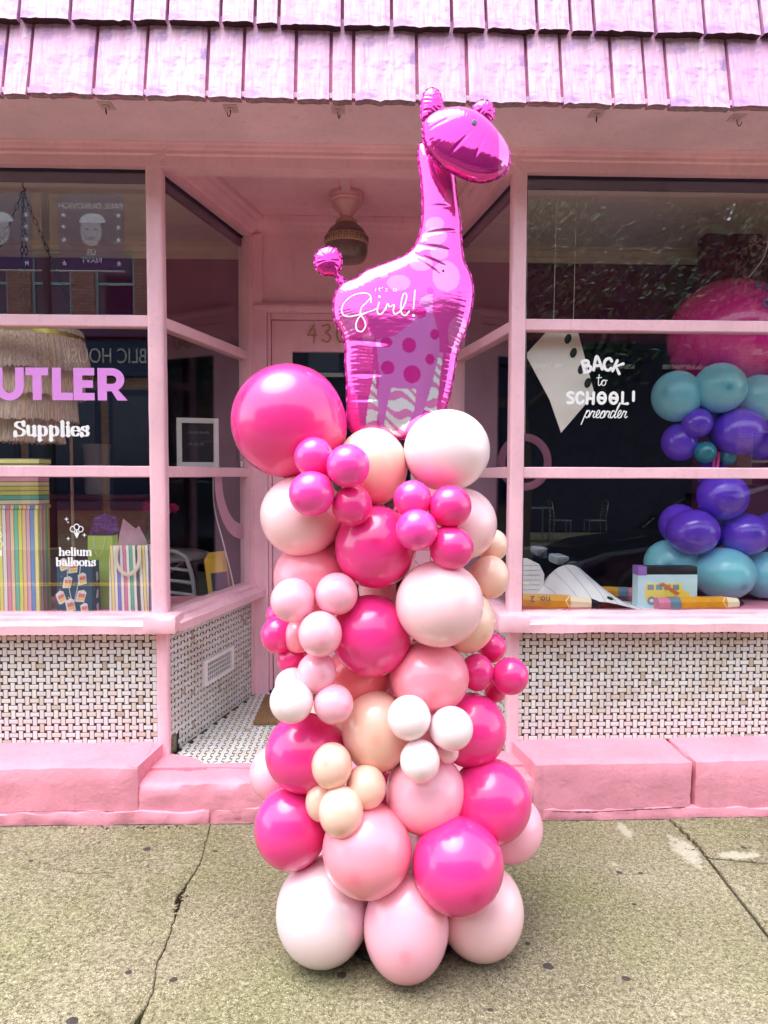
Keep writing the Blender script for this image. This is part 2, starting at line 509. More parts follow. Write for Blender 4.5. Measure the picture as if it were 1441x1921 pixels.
class MB:
    """collects shapes; build() links them as one mesh. xf maps the builder's own axes to the world."""
    def __init__(s, xf=None):
        s.v, s.f, s.sm = [], [], []
        s.xf = xf
    def add(s, vs, fs, smooth=False):
        b = len(s.v)
        s.v += [tuple(v) for v in vs]
        s.f += [tuple(i + b for i in f) for f in fs]
        s.sm += [smooth] * len(fs)
        return s
    def box(s, x0, x1, y0, y1, z0, z1, bev=0.0):
        if bev > 0:
            bm = bmesh.new()
            bmesh.ops.create_cube(bm, size=1.0)
            for v in bm.verts:
                v.co = Vector(((x0 + x1) / 2 + v.co.x * (x1 - x0), (y0 + y1) / 2 + v.co.y * (y1 - y0), (z0 + z1) / 2 + v.co.z * (z1 - z0)))
            bmesh.ops.bevel(bm, geom=list(bm.edges), offset=bev, segments=2, profile=0.6, affect='EDGES')
            bm.verts.index_update()
            s.add([v.co for v in bm.verts], [[v.index for v in f.verts] for f in bm.faces])
            bm.free()
            return s
        vs = [(x, y, z) for x in (x0, x1) for y in (y0, y1) for z in (z0, z1)]
        return s.add(vs, [(0, 1, 3, 2), (4, 6, 7, 5), (0, 4, 5, 1), (2, 3, 7, 6), (0, 2, 6, 4), (1, 5, 7, 3)])
    def prism(s, poly, y0, y1, axis='y'):
        """poly in (x, z) run through y0..y1, or (x, y) run through z with axis='z'"""
        k = len(poly)
        if axis == 'y':
            vs = [(p[0], y0, p[1]) for p in poly] + [(p[0], y1, p[1]) for p in poly]
        elif axis == 'z':
            vs = [(p[0], p[1], y0) for p in poly] + [(p[0], p[1], y1) for p in poly]
        else:
            vs = [(y0, p[0], p[1]) for p in poly] + [(y1, p[0], p[1]) for p in poly]
        fs = [tuple(range(k)), tuple(range(2 * k - 1, k - 1, -1))] + [(i, i + k, (i + 1) % k + k, (i + 1) % k) for i in range(k)]
        return s.add(vs, fs)
    def tube(s, pts, r, sides=8, cap=True, flat=None, closed=False):
        """r a number or a list; flat = half-thickness along y for lettering that lies on a pane"""
        P = [Vector(p) for p in pts]
        k = len(P)
        R = list(r) if hasattr(r, '__len__') else [r] * k
        if flat is not None and not closed:      # round ends
            a = (P[0] - P[1]).normalized(); b = (P[-1] - P[-2]).normalized()
            P = [P[0] + a * R[0] * 0.98, P[0] + a * R[0] * 0.72] + P + [P[-1] + b * R[-1] * 0.72, P[-1] + b * R[-1] * 0.98]
            R = [R[0] * 0.12, R[0] * 0.68] + R + [R[-1] * 0.68, R[-1] * 0.12]
            k = len(P)
        vs, n0 = [], None
        for i in range(k):
            if closed:
                t = (P[(i + 1) % k] - P[i - 1]).normalized()
            else:
                t = (P[min(i + 1, k - 1)] - P[max(i - 1, 0)]).normalized()
            if flat is not None:
                n = t.cross(Vector((0, 1, 0))).normalized(); b = Vector((0, 1, 0))
            else:
                if n0 is None:
                    n0 = t.orthogonal().normalized()
                n = (n0 - t * n0.dot(t))
                n = n.normalized() if n.length > 1e-6 else t.orthogonal().normalized()
                n0 = n
                b = t.cross(n)
            for j in range(sides):
                a = 2 * math.pi * j / sides
                vs.append(P[i] + n * math.cos(a) * R[i] + b * math.sin(a) * (flat if flat is not None else R[i]))
        fs = []
        for i in range(k if closed else k - 1):
            for j in range(sides):
                fs.append((i * sides + j, i * sides + (j + 1) % sides, ((i + 1) % k) * sides + (j + 1) % sides, ((i + 1) % k) * sides + j))
        if cap and not closed:
            fs.append(tuple(range(sides - 1, -1, -1)))
            fs.append(tuple((k - 1) * sides + j for j in range(sides)))
        return s.add(vs, fs, flat is None)
    def lathe(s, prof, c=(0, 0, 0), seg=32, smooth=True):
        k = len(prof)
        vs = [(c[0] + r * math.cos(2 * math.pi * j / seg), c[1] + r * math.sin(2 * math.pi * j / seg), c[2] + z) for j in range(seg) for r, z in prof]
        fs = [(j * k + i, ((j + 1) % seg) * k + i, ((j + 1) % seg) * k + i + 1, j * k + i + 1) for j in range(seg) for i in range(k - 1)]
        return s.add(vs, fs, smooth)
    def rough(s, x0, x1, y0, y1, z0, z1, step=0.04, amp=0.004, edge=0.008, seed=0.0, f=9.0):
        """a block with a worn, uneven skin: every vertex pushed by noise, arrises worn back"""
        nx, ny, nz = (max(1, round(abs(b - a) / step)) for a, b in ((x0, x1), (y0, y1), (z0, z1)))
        idx, vs, fs = {}, [], []
        def vid(i, j, k):
            if (i, j, k) not in idx:
                p = Vector((x0 + (x1 - x0) * i / nx, y0 + (y1 - y0) * j / ny, z0 + (z1 - z0) * k / nz))
                on = [(i in (0, nx)), (j in (0, ny)), (k in (0, nz))]
                q = p * f + Vector((seed, seed * 1.7, seed * 0.6))
                d = Vector((noise.noise(q), noise.noise(q + Vector((31, 7, 3))), noise.noise(q + Vector((5, 43, 17))))) * amp
                if sum(on) >= 2:
                    e = edge * (0.6 + 0.8 * abs(noise.noise(q * 2.3 + Vector((9, 2, 4)))))
                    if on[0]: d.x += e if i == 0 else -e
                    if on[1]: d.y += e if j == 0 else -e
                    if on[2]: d.z += e if k == 0 else -e
                idx[(i, j, k)] = len(vs)
                vs.append(p + d)
            return idx[(i, j, k)]
        for i in range(nx):
            for j in range(ny):
                for k, r in ((0, 1), (nz, 0)):
                    q = [vid(i, j, k), vid(i + 1, j, k), vid(i + 1, j + 1, k), vid(i, j + 1, k)]
                    fs.append(q[::-1] if r else q)
        for i in range(nx):
            for k in range(nz):
                for j, r in ((0, 0), (ny, 1)):
                    q = [vid(i, j, k), vid(i + 1, j, k), vid(i + 1, j, k + 1), vid(i, j, k + 1)]
                    fs.append(q[::-1] if r else q)
        for j in range(ny):
            for k in range(nz):
                for i, r in ((0, 1), (nx, 0)):
                    q = [vid(i, j, k), vid(i, j + 1, k), vid(i, j + 1, k + 1), vid(i, j, k + 1)]
                    fs.append(q[::-1] if r else q)
        return s.add(vs, fs, True)
    def mesh(s, name, around=(0, 0, 0)):
        o = Vector(around)
        vs = [Vector(v) for v in s.v]
        if s.xf is not None:
            vs = [s.xf @ v for v in vs]
        me = bpy.data.meshes.new(name)
        me.from_pydata([tuple(v - o) for v in vs], [], s.f)
        me.polygons.foreach_set('use_smooth', s.sm)
        bm = bmesh.new(); bm.from_mesh(me)
        bmesh.ops.recalc_face_normals(bm, faces=bm.faces)
        for e in bm.edges:
            if len(e.link_faces) == 2 and e.calc_face_angle(0) > 0.75:
                e.smooth = False
        bm.to_mesh(me); bm.free()
        me.update()
        return me
    def centre(s):
        vs = [Vector(v) for v in s.v]
        if s.xf is not None:
            vs = [s.xf @ v for v in vs]
        return Vector([(min(v[i] for v in vs) + max(v[i] for v in vs)) / 2 for i in range(3)])
    def build(s, name, mat, parent=None, own=False):
        """own: give the object its own centre as origin instead of the world's"""
        o = s.centre() if own else Vector((0, 0, 0))
        return link(name, s.mesh(name, o), mat, parent, o)

def text_mesh(body, size, mat, loc, rot, name, parent, depth=0.004, align='LEFT', bold=0.0):
    cu = bpy.data.curves.new(name, 'FONT')
    cu.body = body; cu.size = size; cu.extrude = depth; cu.align_x = align; cu.offset = bold
    tmp = bpy.data.objects.new(name, cu)
    COL.objects.link(tmp)
    me = bpy.data.meshes.new_from_object(tmp.evaluated_get(bpy.context.evaluated_depsgraph_get()))
    bpy.data.objects.remove(tmp)
    me.materials.clear()
    o = link(name, me, mat, parent, loc)
    o.rotation_euler = rot
    return o

# ------------------------------------------------------------------ ground, road, pavement
WALL = 3.13            # face of the shop front
PLF = 2.855            # face of the plinth and of the step

g = MB()
g.box(-400, 400, -400, 400, -0.6, -0.30)
tag(g.build('ground', 'dirt'), kind='structure')
road = MB().box(-60, 60, -7.2, -0.62, -0.29, -0.14).build('road', 'asphalt')
tag(road, kind='structure')
MB().box(-60, 60, -3.95, -3.85, -0.14, -0.136).build('road_marking', 'road_yellow', road)
MB().box(-60, 60, -3.78, -3.68, -0.14, -0.136).build('road_marking', 'road_yellow', road)
far = MB().box(-60, 60, -11.2, -7.2, -0.29, 0.0, 0.01).build('far_pavement', 'sidewalk_concrete')
tag(far, kind='structure')

# the near pavement: a bed of dirt with concrete slabs that part at the cracks
side = MB().box(-60, 60, -0.60, 3.4, -0.29, -0.035).build('pavement', 'dirt')
tag(side, kind='structure')
def jag(a, b, n, amp, seed):
    out = []
    for i in range(n + 1):
        t = i / n
        p = Vector(a).lerp(Vector(b), t)
        w = amp if 0 < i < n else 0
        out.append((p.x + w * (noise.noise(Vector((t * 9 + seed, seed, 0))) + 0.55 * noise.noise(Vector((t * 37 + seed, 2, 0)))), p.y))
    return out
crack_pts = [(-0.622, 2.90), (-0.600, 2.66), (-0.592, 2.56), (-0.604, 2.45), (-0.612, 2.36), (-0.600, 2.24), (-0.592, 2.10), (-0.596, 2.02), (-0.574, 1.91), (-0.580, 1.80), (-0.566, 1.40), (-0.590, 0.6), (-0.57, -0.40)]
left_crack = []
for a, b in zip(crack_pts, crack_pts[1:]):
    left_crack += jag(a, b, max(3, int((Vector(a) - Vector(b)).length / 0.012)), 0.007, 3.1)[:-1]
left_crack.append(crack_pts[-1])
right_joint = jag((1.262, 2.92), (1.285, 2.62), 28, 0.011, 8.2)[:-1] + jag((1.285, 2.62), (1.252, 2.10), 30, 0.0022, 1.3)[:-1] + jag((1.252, 2.10), (1.16, -0.40), 60, 0.002, 4.4)
def slab(poly, z):
    m = MB().prism(poly, -0.08, z, 'z')
    o = m.build('paving_slab', 'sidewalk_concrete', side)
    bm = bmesh.new(); bm.from_mesh(o.data)
    top = [e for e in bm.edges if all(abs(v.co.z - z) < 1e-5 for v in e.verts) and len(e.link_faces) == 2]
    bmesh.ops.bevel(bm, geom=top, offset=0.003, segments=1, affect='EDGES')
    bmesh.ops.triangulate(bm, faces=[f for f in bm.faces if len(f.verts) > 4])
    bm.to_mesh(o.data); bm.free()
    return o
gapL = lambda i, p: 0.0010 + 0.0022 * max(0, noise.noise(Vector((p[1] * 6, 1, 0)))) + (0.014 * max(0, 1 - abs(p[1] - 2.33) / 0.10)) + 0.012 * max(0, 1 - abs(p[1] - 1.79) / 0.06)
slab([(-60, 2.9), (-60, -0.40)] + [(p[0] - gapL(i, p), p[1]) for i, p in reversed(list(enumerate(left_crack)))], 0.004)
slab([(p[0] + gapL(i, p) * 0.4, p[1]) for i, p in enumerate(left_crack)] + [(x - 0.004, y) for x, y in reversed(right_joint)], 0.0)
br = jag((1.27, 2.545), (1.75, 2.44), 26, 0.010, 6.6)
slab([(x + 0.005, y) for x, y in right_joint if y > 2.56] + [(x + 0.012 if i == 0 else x, y + 0.004) for i, (x, y) in enumerate(br)] + [(60, 2.44), (60, 2.9)], 0.006)
slab([(x + 0.005, y) for x, y in right_joint if y < 2.53] + [(60, -0.40), (60, 2.435)] + [(x + 0.010 if i == 0 else x, y - 0.004) for i, (x, y) in reversed(list(enumerate(br)))], 0.003)
MB().rough(-60, 60, -0.60, -0.41, -0.28, -0.002, 1.0, 0.001, 0.006).build('kerb', 'sidewalk_concrete', side)
# broken crumbs lying in the cracks
for i in range(46):
    if i < 26:
        y = random.choice([2.33, 2.33, 2.30, 1.79]) + random.gauss(0, 0.04); x = -0.607 + random.gauss(0, 0.009)
    else:
        y = 2.60 + random.gauss(0, 0.09); x = 1.262 + random.gauss(0, 0.02)
    r = random.uniform(0.002, 0.0055)
    bm = bmesh.new(); bmesh.ops.create_icosphere(bm, subdivisions=1, radius=r)
    for v in bm.verts:
        v.co = v.co * random.uniform(0.7, 1.25); v.co.z *= 0.6
    me = bpy.data.meshes.new('concrete_crumb'); bm.to_mesh(me); bm.free()
    link('concrete_crumb', me, 'sidewalk_concrete', side, (x, y, 0.005))
GUM = [(-0.814, 2.655, 13), (-0.555, 2.641, 8), (-1.214, 2.583, 8), (-0.665, 1.981, 9), (-0.53, 1.954, 10), (-0.059, 1.961, 13), (0.537, 1.981, 14), (0.744, 1.925, 11), (0.919, 2.46, 10), (0.994, 2.454, 8), (1.45, 2.607, 10), (-0.752, 1.803, 14), (0.34, 1.817, 7), (0.9, 2.27, 7), (0.502, 2.083, 8)]
for i, (x, y, r) in enumerate(GUM):
    k = 14
    r *= 0.00100
    rim = [(x + r * (1 + 0.35 * noise.noise(Vector((math.cos(a) * 1.3 + i * 7, math.sin(a) * 1.3, 0)))) * math.cos(a) * 1.15, y + r * (1 + 0.35 * noise.noise(Vector((math.cos(a) * 1.3 + i * 7, math.sin(a) * 1.3, 0)))) * math.sin(a)) for a in [2 * math.pi * j / k for j in range(k)]]
    z = 0.0045 if x < -0.6 else (0.0065 if x > 1.27 and y > 2.5 else 0.0006)
    m = MB()
    m.add([(p[0], p[1], z) for p in rim] + [((p[0] - x) * 0.7 + x, (p[1] - y) * 0.7 + y, z + 0.0014) for p in rim], [tuple(range(k, 2 * k))] + [(j, (j + 1) % k, (j + 1) % k + k, j + k) for j in range(k)], True)
    m.build('gum_spot', 'gum', side)

# hairline cracks, dirt along the foot of the wall and a little litter
def dark_line(pts, w, z, name, mat='dirt', parent=None, amp=0.006, seed=1.0, plane='ground'):
    P_ = []
    for a, b in zip(pts, pts[1:]):
        P_ += jag(a, b, max(2, int((Vector(a) - Vector(b)).length / 0.010)), amp, seed)[:-1]
    P_.append(pts[-1])
    up_, dn_ = [], []
    for k, p in enumerate(P_):
        ww = w * (0.25 + 0.9 * abs(noise.noise(Vector((k * 0.31, seed, 0)))) + 0.25 * random.random())
        up_.append((p[0], p[1] + ww)); dn_.append((p[0], p[1] - ww))
    m = MB()
    k = len(P_)
    if plane == 'ground':
        vs = [(x, y, z) for x, y in up_] + [(x, y, z) for x, y in dn_]
    else:
        vs = [(x, z, y) for x, y in up_] + [(x, z, y) for x, y in dn_]
    m.add(vs, [(a, a + 1, k + a + 1, k + a) for a in range(k - 1)])
    return m.build(name, mat, parent or side)
HAIR = [[(-1.213, 2.523), (-1.147, 2.571), (-1.077, 2.635), (-1.013, 2.715), (-0.983, 2.763), (-1.01, 2.81)], [(-1.097, 2.52), (-0.983, 2.493), (-0.891, 2.498), (-0.853, 2.567), (-0.817, 2.573), (-0.735, 2.586)]]
for i_, h_ in enumerate(HAIR):
    dark_line([(float(a), float(b)) for a, b in h_], 0.0022, 0.0046, 'hairline_crack', seed=2.0 + i_, amp=0.010)
dark_line([(-2.6, 2.846), (-0.66, 2.846)], 0.0055, 0.0049, 'wall_foot_dirt', seed=5.0, amp=0.003)
dark_line([(-0.60, 2.849), (0.72, 2.849)], 0.004, 0.0010, 'wall_foot_dirt', seed=6.0, amp=0.003)
dark_line([(0.72, 2.846), (1.25, 2.846)], 0.004, 0.0010, 'wall_foot_dirt', seed=7.0, amp=0.003)
dark_line([(1.28, 2.846), (2.6, 2.846)], 0.0055, 0.0068, 'wall_foot_dirt', seed=8.0, amp=0.003)
for i_ in range(42):
    x = random.gauss(-0.90, 0.10) if i_ < 30 else random.uniform(-1.5, 1.9)
    y = 2.835 - abs(random.gauss(0, 0.018))
    a = random.uniform(0, 6.28); l_ = random.uniform(0.004, 0.013)
    m = MB(); c_, s_ = math.cos(a), math.sin(a)
    z = 0.0052 if x < -0.6 else (0.0072 if x > 1.27 else 0.0012)
    m.add([(x - c_ * l_, y - s_ * l_, z), (x - s_ * l_ * 0.3, y + c_ * l_ * 0.3, z + 0.003), (x + c_ * l_, y + s_ * l_, z + 0.001), (x + s_ * l_ * 0.3, y - c_ * l_ * 0.3, z + 0.002)], [(0, 1, 2, 3)])
    m.build('litter', random.choice(['dirt', 'gum', 'bark']), side)

# ------------------------------------------------------------------ the shop front
shop = empty('storefront', (0, WALL, 0), 'pink painted shop front with tall windows and a recessed doorway under a shingled awning', 'shop')

def frame_xf(x, y, ang):
    return Matrix.Translation((x, y, 0)) @ Matrix.Rotation(ang, 4, 'Z')

# plinth blocks and the step
P = MB(); P.rough(-2.75, -0.905, PLF, WALL + 0.25, -0.02, 0.238, 0.035, 0.006, 0.009, 1.0)
P.build('plinth', 'pink_concrete', shop)
P = MB(); P.rough(0.70, 1.372, PLF, WALL + 0.25, -0.02, 0.237, 0.035, 0.006, 0.009, 5.0)
P.build('plinth', 'pink_concrete', shop)
P = MB(); P.rough(1.377, 2.85, PLF + 0.003, WALL + 0.25, -0.02, 0.240, 0.035, 0.006, 0.009, 9.0)
P.build('plinth', 'pink_concrete', shop)
# splayed ends of the plinth beside the step
P = MB(); P.prism([(-0.915, PLF + 0.01), (-0.88, WALL), (-0.86, WALL + 0.14), (-0.94, WALL + 0.14), (-0.95, PLF + 0.02)], 0.01, 0.232, 'z'); P.build('plinth_return', 'pink_concrete', shop)
P = MB(); P.prism([(0.712, PLF + 0.01), (0.667, WALL), (0.648, WALL + 0.14), (0.74, WALL + 0.14), (0.75, PLF + 0.02)], 0.01, 0.230, 'z'); P.build('plinth_return', 'pink_concrete', shop)
P = MB(); P.rough(-0.930, 0.725, PLF + 0.006, 3.04, -0.02, 0.166, 0.03, 0.008, 0.010, 3.0, 14.0)
P.build('step', 'pink_concrete', shop)
# thick rounded paint build-up in the corner of the step
for sgn, x0 in ((1, -0.90), (-1, 0.69)):
    P = MB()
    P.prism([(x0 + sgn * a, b) for a, b in [(0, 2.99), (0.235, 2.99), (0.225, 3.025)] + catmull([(0.205, 3.052), (0.175, 3.085), (0.13, 3.112), (0.085, 3.128), (0.04, 3.150), (0.0, 3.16)], 4)], 0.12, 0.1785, 'z')
    P.build('step_fillet', 'pink_concrete', shop)
P = MB(); P.rough(-0.70, 0.50, 3.0, 3.052, 0.12, 0.1775, 0.03, 0.003, 0.006, 7.0, 14.0)
P.build('step_fillet', 'pink_concrete', shop)
# footing strip of crumbling paint where the plinth meets the pavement
for x0, x1, h, sd in ((-2.7, -0.62, 0.055, 2.0), (0.735, 2.85, 0.045, 6.0)):
    P = MB(); P.rough(x0, x1, PLF - 0.006, PLF + 0.03, -0.02, h, 0.02, 0.012, 0.004, sd, 13.0)
    P.build('footing', 'pink_concrete', shop)
P = MB(); P.rough(-0.62, -0.05, PLF - 0.003, PLF + 0.03, -0.02, 0.06, 0.02, 0.013, 0.004, 4.0, 14.0)
P.build('footing', 'pink_concrete', shop)

dark_line([(0.78, 0.040), (0.95, 0.036), (1.10, 0.042), (1.33, 0.052)], 0.0035, PLF - 0.0115, 'paint_crack', 'dirt', shop, 0.008, 3.0, 'wall')
dark_line([(-1.50, 0.062), (-1.20, 0.066), (-1.0, 0.060)], 0.0012, PLF - 0.0105, 'paint_crack', 'dirt', shop, 0.006, 9.0, 'wall')
# ---- basket-weave tile: one unit tile mesh shared by every single tile
def unit_tile():
    b = 0.07
    vs = [(-.5, 0, -.5), (.5, 0, -.5), (.5, 0, .5), (-.5, 0, .5), (-.5, -.7, -.5), (.5, -.7, -.5), (.5, -.7, .5), (-.5, -.7, .5), (-.5 + b, -1, -.5 + b), (.5 - b, -1, -.5 + b), (.5 - b, -1, .5 - b), (-.5 + b, -1, .5 - b)]
    fs = [(0, 1, 5, 4), (1, 2, 6, 5), (2, 3, 7, 6), (3, 0, 4, 7), (4, 5, 9, 8), (5, 6, 10, 9), (6, 7, 11, 10), (7, 4, 8, 11), (8, 9, 10, 11)]
    return vs, fs
TV, TF = unit_tile()
tile_me = bpy.data.meshes.new('tile')
tile_me.from_pydata(TV, [], TF)
tile_me.materials.append(M['white_tile'])
PITCH_T = 0.0308
def weave(w, h, ox=0.0, oz=0.0):
    L, W = PITCH_T * 1.23, PITCH_T * 0.575
    for i in range(-1, int(w / PITCH_T) + 3):
        for j in range(-1, int(h / PITCH_T) + 3):
            cx, cz = i * PITCH_T + ox, j * PITCH_T + oz
            a, b = (L, W) if (i + j) % 2 == 0 else (W, L)
            x0, x1, z0, z1 = max(0, cx - a / 2), min(w, cx + a / 2), max(0, cz - b / 2), min(h, cz + b / 2)
            if x1 - x0 > 0.004 and z1 - z0 > 0.004:
                yield x0, x1, z0, z1
singles = 0
def tile_panel(xf, w, z0, z1, single=None, floor=None, skip=None):
    """black backing with white tiles proud of it; single: the stretch whose tiles are objects of their own"""
    global singles
    back = MB(xf).box(0, w, 0.0, 0.02, z0, z1).build('tile_panel', 'black_grout', shop)
    rest = MB(xf)
    for a, b, c, d in weave(w, z1 - z0, 0.011, 0.009):
        cx, cz = (a + b) / 2, (c + d) / 2 + z0
        if skip and skip(cx, cz):
            continue
        jit = random.uniform(-0.0004, 0.0006)
        if single and single[0] <= cx <= single[1] and singles < 300:
            t = bpy.data.objects.new('tile', tile_me)
            COL.objects.link(t)
            t.parent = back
            t.matrix_basis = Matrix.Translation(-origin_of(back)) @ xf @ Matrix.Translation((cx, 0.0003, cz)) @ Matrix.Diagonal((b - a, 0.0026 + jit, d - c, 1))
            singles += 1
        else:
            rest.add([(cx + v[0] * (b - a), 0.0003 + v[1] * (0.0026 + jit), cz + v[2] * (d - c)) for v in TV], TF)
    if rest.v:
        tag(rest.build('tile_field', 'white_tile', back), kind='stuff')
    return back

def moulding(xf, x0, x1, prof, name, mat='pink_paint', parent=None, step=0.05, amp=0.0012, seed=0.0):
    """a profile in (y, z) run along x with a slightly wavering, hand-painted skin"""
    n = max(2, int((x1 - x0) / step))
    vs, fs, k = [], [], len(prof)
    for i in range(n + 1):
        x = x0 + (x1 - x0) * i / n
        for j, (y, z) in enumerate(prof):
            q = Vector((x * 7 + seed, j * 1.3, seed))
            vs.append((x, y + amp * noise.noise(q), z + amp * noise.noise(q + Vector((4, 9, 1)))))
    for i in range(n):
        for j in range(k):
            fs.append((i * k + j, i * k + (j + 1) % k, (i + 1) * k + (j + 1) % k, (i + 1) * k + j))
    fs += [tuple(range(k)), tuple(n * k + j for j in range(k - 1, -1, -1))]
    return MB(xf).add(vs, fs).build(name, mat, parent or shop)

SILL = [(-0.070, 0.733), (-0.072, 0.770), (-0.066, 0.777), (-0.030, 0.784), (-0.028, 0.797), (-0.004, 0.801), (-0.002, 0.812), (0.055, 0.812), (0.055, 0.733)]
panes = {}
def window_bay(key, xf, w, zt, single=None, skip=None, x_open0=0.0, x_open1=None, mu_amp=0.0012):
    x1 = w if x_open1 is None else x_open1
    tile_panel(xf, w, zt, 0.7335, single, skip=skip)
    moulding(xf, -0.01, w + 0.01, SILL, 'window_sill', step=0.018, amp=0.0040, seed=len(panes) * 3.3)
    for z0, z1 in ((1.406, 1.455), (2.052, 2.102)):
        moulding(xf, x_open0, x1, [(0.012, z0), (0.008, z0 + 0.004), (0.008, z1 - 0.004), (0.012, z1), (0.060, z1), (0.060, z0)], 'muntin', amp=mu_amp, seed=z0)
    for z0, z1 in ((0.812, 1.406), (1.455, 2.052), (2.102, 2.722)):
        o = MB(xf).box(x_open0, x1, 0.034, 0.039, z0 - 0.004, z1 + 0.004).build('glass_pane', 'window_glass', shop)
        panes.setdefault(key, []).append(o)
    # black putty line round the opening
    q = MB(xf)
    q.box(x_open0, x1, 0.0395, 0.0600, 2.672, 2.724)
    q.box(x_open0, x1, 0.0305, 0.0335, 2.712, 2.7235)
    q.box(x_open0, x_open0 + 0.007, 0.0305, 0.0335, 0.811, 2.71)
    q.box(x1 - 0.007, x1, 0.0305, 0.0335, 0.811, 2.71)
    q.build('putty', 'black_tar', shop)

XL0 = -2.62
front_l = frame_xf(XL0, WALL, 0)
window_bay('left_front', front_l, -0.905 - XL0, 0.232, single=(1.02, 3.0), x_open1=-0.925 - XL0)
front_r = frame_xf(0.692, WALL, 0)
window_bay('right_front', front_r, 1.95, 0.232, x_open0=0.018)
AL, BL = Vector((-0.860, WALL + 0.005)), Vector((-0.622, 4.03))
AR, BR = Vector((0.650, WALL + 0.005)), Vector((0.505, 4.03))
dl, dr = BL - AL, AR - BR
side_l = frame_xf(AL.x, AL.y, math.atan2(dl.y, dl.x))
side_r = frame_xf(BR.x, BR.y, math.atan2(dr.y, dr.x))
window_bay('left_side', side_l, dl.length, 0.165, skip=lambda x, z: x < 0.075 and z < 0.255 + 0.02 * math.sin(x * 90))
window_bay('right_side', side_r, dr.length, 0.165)
# a smear of bare mortar where the side tiles start
P = MB(side_l); P.rough(0.0, 0.072, -0.0025, 0.004, 0.166, 0.255, 0.012, 0.002, 0.002, 2.2, 30); P.build('mortar_patch', 'sidewalk_concrete', shop)

# corner posts (above the sill) and the flat pilasters below it
def post(x0, x1, z0, z1, name='post', y0=WALL - 0.004, y1=WALL + 0.075):
    n = 26
    c = (x0 + x1) / 2; hw = (x1 - x0) / 2; cy = (y0 + y1) / 2; hy = (y1 - y0) / 2
    vs, fs, k = [], [], 16
    for i in range(n + 1):
        z = z0 + (z1 - z0) * i / n
        for j in range(k):
            a = 2 * math.pi * j / k + math.pi / k
            e = 0.42
            cx = math.copysign(abs(math.cos(a)) ** e, math.cos(a)); sy = math.copysign(abs(math.sin(a)) ** e, math.sin(a))
            w = 0.0014 * noise.noise(Vector((z * 8, j, x0)))
            vs.append((c + cx * (hw + w), cy + sy * (hy + w), z))
    for i in range(n):
        for j in range(k):
            fs.append((i * k + j, i * k + (j + 1) % k, (i + 1) * k + (j + 1) % k, (i + 1) * k + j))
    fs += [tuple(range(k)), tuple(n * k + j for j in range(k))]
    return MB().add(vs, fs, True).build(name, 'pink_paint', shop)
post(-0.928, -0.857, 0.80, 2.735)
post(0.645, 0.711, 0.80, 2.735)
post(-0.907, -0.853, 0.16, 0.736, 'pilaster', WALL - 0.010, WALL + 0.06)
post(0.645, 0.700, 0.16, 0.736, 'pilaster', WALL - 0.010, WALL + 0.06)
for x0, x1 in ((-0.945, -0.800), (0.590, 0.73)):
    P = MB(); P.rough(x0, x1, WALL - 0.076, WALL + 0.07, 0.731, 0.812, 0.02, 0.003, 0.006, x0 * 9, 22); P.build('sill_corner', 'pink_paint', shop)

# head rail, cornice and soffit
moulding(None, -2.9, 2.95, [(WALL - 0.006, 2.722), (WALL - 0.006, 2.765), (WALL - 0.014, 2.772), (WALL - 0.014, 2.786), (WALL - 0.03, 2.790), (WALL - 0.034, 2.800), (WALL - 0.05, 2.806), (WALL - 0.05, 2.83), (WALL + 0.09, 2.83), (WALL + 0.09, 2.722)], 'cornice', amp=0.0015)
SOF = MB().box(-2.9, 2.95, 2.715, WALL - 0.051, 2.807, 2.825).build('soffit', 'pink_soffit', shop)
# ceiling of the doorway and its crown mouldings
MB().prism([(-0.95, WALL + 0.092), (0.75, WALL + 0.092), (0.60, 4.2), (-0.72, 4.2)], 2.835, 2.86, 'z').build('doorway_ceiling', 'pink_ceiling', shop)
CROWN = [(0.03, 2.7235), (-0.004, 2.7235), (-0.006, 2.748), (-0.020, 2.756), (-0.030, 2.778), (-0.052, 2.792), (-0.056, 2.806), (-0.082, 2.812), (-0.084, 2.834), (0.03, 2.834)]
moulding(side_l, -0.02, dl.length + 0.04, CROWN, 'crown_moulding', 'pink_ceiling')
moulding(side_r, -0.04, dr.length + 0.02, CROWN, 'crown_moulding', 'pink_ceiling')
DW = 4.06
moulding(None, -0.70, 0.56, [(DW + 0.02, 2.745), (DW - 0.004, 2.745), (DW - 0.006, 2.765), (DW - 0.03, 2.772), (DW - 0.034, 2.792), (DW - 0.06, 2.80), (DW - 0.062, 2.8335), (DW + 0.02, 2.8335)], 'crown_moulding', 'pink_ceiling')
# back wall of the doorway: pilasters, panel over the door, trim
def wallbox(x0, x1, y0, y1, z0, z1, name, mat='pink_ceiling', bev=0.003):
    return MB().box(x0, x1, y0, y1, z0, z1, bev).build(name, mat, shop)
wallbox(-0.628, -0.535, DW - 0.035, DW + 0.07, 0.168, 2.36, 'door_pilaster')
wallbox(0.410, 0.512, DW - 0.035, DW + 0.07, 0.168, 2.36, 'door_pilaster')
wallbox(-0.66, 0.54, DW, DW + 0.06, 2.365, 2.835, 'wall_panel')
wallbox(-0.653, -0.560, DW - 0.030, DW - 0.001, 2.36, 2.742, 'panel_stile')
wallbox(0.435, 0.53, DW - 0.030, DW - 0.001, 2.36, 2.742, 'panel_stile')
moulding(None, -0.60, 0.48, [(DW + 0.01, 2.318), (DW - 0.03, 2.318), (DW - 0.032, 2.330), (DW - 0.045, 2.336), (DW - 0.046, 2.352), (DW - 0.036, 2.356), (DW - 0.036, 2.366), (DW + 0.01, 2.366)], 'transom_trim', 'pink_ceiling')
wallbox(-0.534, -0.515, DW - 0.012, DW + 0.07, 0.168, 2.3175, 'door_frame')
wallbox(0.390, 0.409, DW - 0.012, DW + 0.07, 0.168, 2.3175, 'door_frame')
